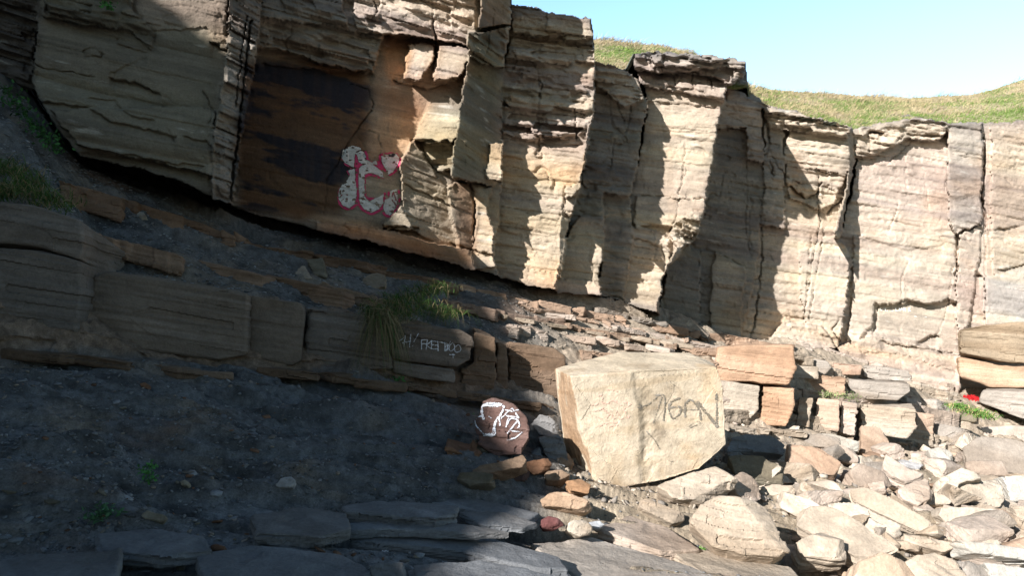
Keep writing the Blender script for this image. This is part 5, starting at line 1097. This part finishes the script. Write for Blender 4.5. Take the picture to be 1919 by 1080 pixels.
# litter in the foreground: small white scraps
for (a, b, lb) in [(672, 1001, 'white scrap of litter on the shaded foreground slab, left end'), (722, 1038, 'thin white litter strip below the long shaded bed'), (855, 1050, 'crumpled white litter near the middle of the bottom edge'), (1034, 908, 'small white scrap beside the foot of the giant boulder')]:
    p = ground_at(a, b); k = 6; V = []; F_ = []
    for j in range(3):
        for i in range(k): V.append(p + np.array([(i / k - .5) * .06, j * .01, .03 + .003 * math.sin(i * 2.1 + j)]))
    for j in range(2):
        for i in range(k - 1): F_.append((j * k + i, j * k + i + 1, (j + 1) * k + i + 1, (j + 1) * k + i))
    o = mesh_obj('litter', V, F_, M_PAINT, np.zeros((len(V), 3)) + np.array((.6, .62, .65)), origin=p); tag(o, lb, 'litter')
# ================================================================ HEADLAND behind the camera whose shadow falls over the left half
hdir = np.array([math.sin(SUN_AZ), math.cos(SUN_AZ)]); pdir = np.array([hdir[1], -hdir[0]])
SPL = -16.0
def to_shade(P_):
    s_ = P_[0] * hdir[0] + P_[1] * hdir[1]; a = P_[0] * pdir[0] + P_[1] * pdir[1]
    return a, P_[2] + (s_ - SPL) * math.tan(SUN_EL)
EDGE = [('c', 250, -60), ('c', 335, 2), ('c', 372, 36), ('c', 428, 60), ('c', 745, 410), ('c', 735, 450), ('c', 905, 492), ('g', 940, 545), ('g', 1000, 650), ('g', 1040, 735), ('g', 1075, 880), ('g', 1070, 930), ('g', 1010, 985), ('g', 1000, 1020), ('g', 1040, 1080), ('g', 1150, 1300)]
prof = []
for k_, a, b in EDGE:
    P_ = cliff_surf(np.array(a), np.array(b)) if k_ == 'c' else ground_at(a, b)
    prof.append(to_shade(P_))
print('PROFILE', [(round(float(a), 2), round(float(b), 2)) for a, b in prof])
# keep the profile a plausible hillside: running max from the right
px_ = [prof[0]]
for q in prof[1:]:
    if q[0] > px_[-1][0] + .02: px_.append(q)
zz = [q[1] for q in px_]
for i in range(len(zz) - 2, -1, -1): zz[i] = max(zz[i], zz[i + 1] + .02)
PA = np.array([q[0] for q in px_]); PZ = np.array(zz)
av = np.concatenate([np.linspace(-70, PA[0], 40, endpoint=False), np.linspace(PA[0], PA[-1], 160), PA[-1] + np.linspace(.3, 22, 20)])
top = np.interp(av, np.r_[-70, -30, PA, PA[-1] + 8, PA[-1] + 22], np.r_[24, 22, PZ, PZ[-1] - 6, -1.2])
top = top + .12 * noise(np.stack([av, av * 0, av * 0], -1), (2.2, 1, 1), 601) * (av < PA[-1])
dep = np.linspace(0, 1, 14); rows = []
for f in np.linspace(0, 1, 40)[:-1]: rows.append(np.stack([av, 0 * av - 2.5 * (1 - f) ** 2 * 0, -2 + (top + 2) * f], -1))
for q in np.linspace(0, 30, 12): rows.append(np.stack([av, -q + 0 * av, top - .02 * q], -1))
for f in np.linspace(1, 0, 6)[1:]: rows.append(np.stack([av, -30 + 0 * av, -2 + (top + 1.4) * f], -1))
H = np.array(rows)
HW = np.stack([H[..., 0] * pdir[0] + (H[..., 1] + SPL) * hdir[0], H[..., 0] * pdir[1] + (H[..., 1] + SPL) * hdir[1], H[..., 2]], -1)
HW = HW - np.array([hdir[0], hdir[1], 0]) * (np.abs(fbm(HW, (.4, .4, 1.2), 602, 4)) * 1.2 + .0)[..., None]
hd = mesh_obj('headland', HW.reshape(-1, 3), grid_faces(*HW.shape[:2]), M_CLIFF, np.zeros((H[..., 0].size, 3)) + GREY)
tag(hd, 'sandstone headland closing the bay behind the viewer', 'headland', kind='structure')

#print('CH', [(o.name,[c.name for c in o.children]) for o in bpy.data.objects if o.children])
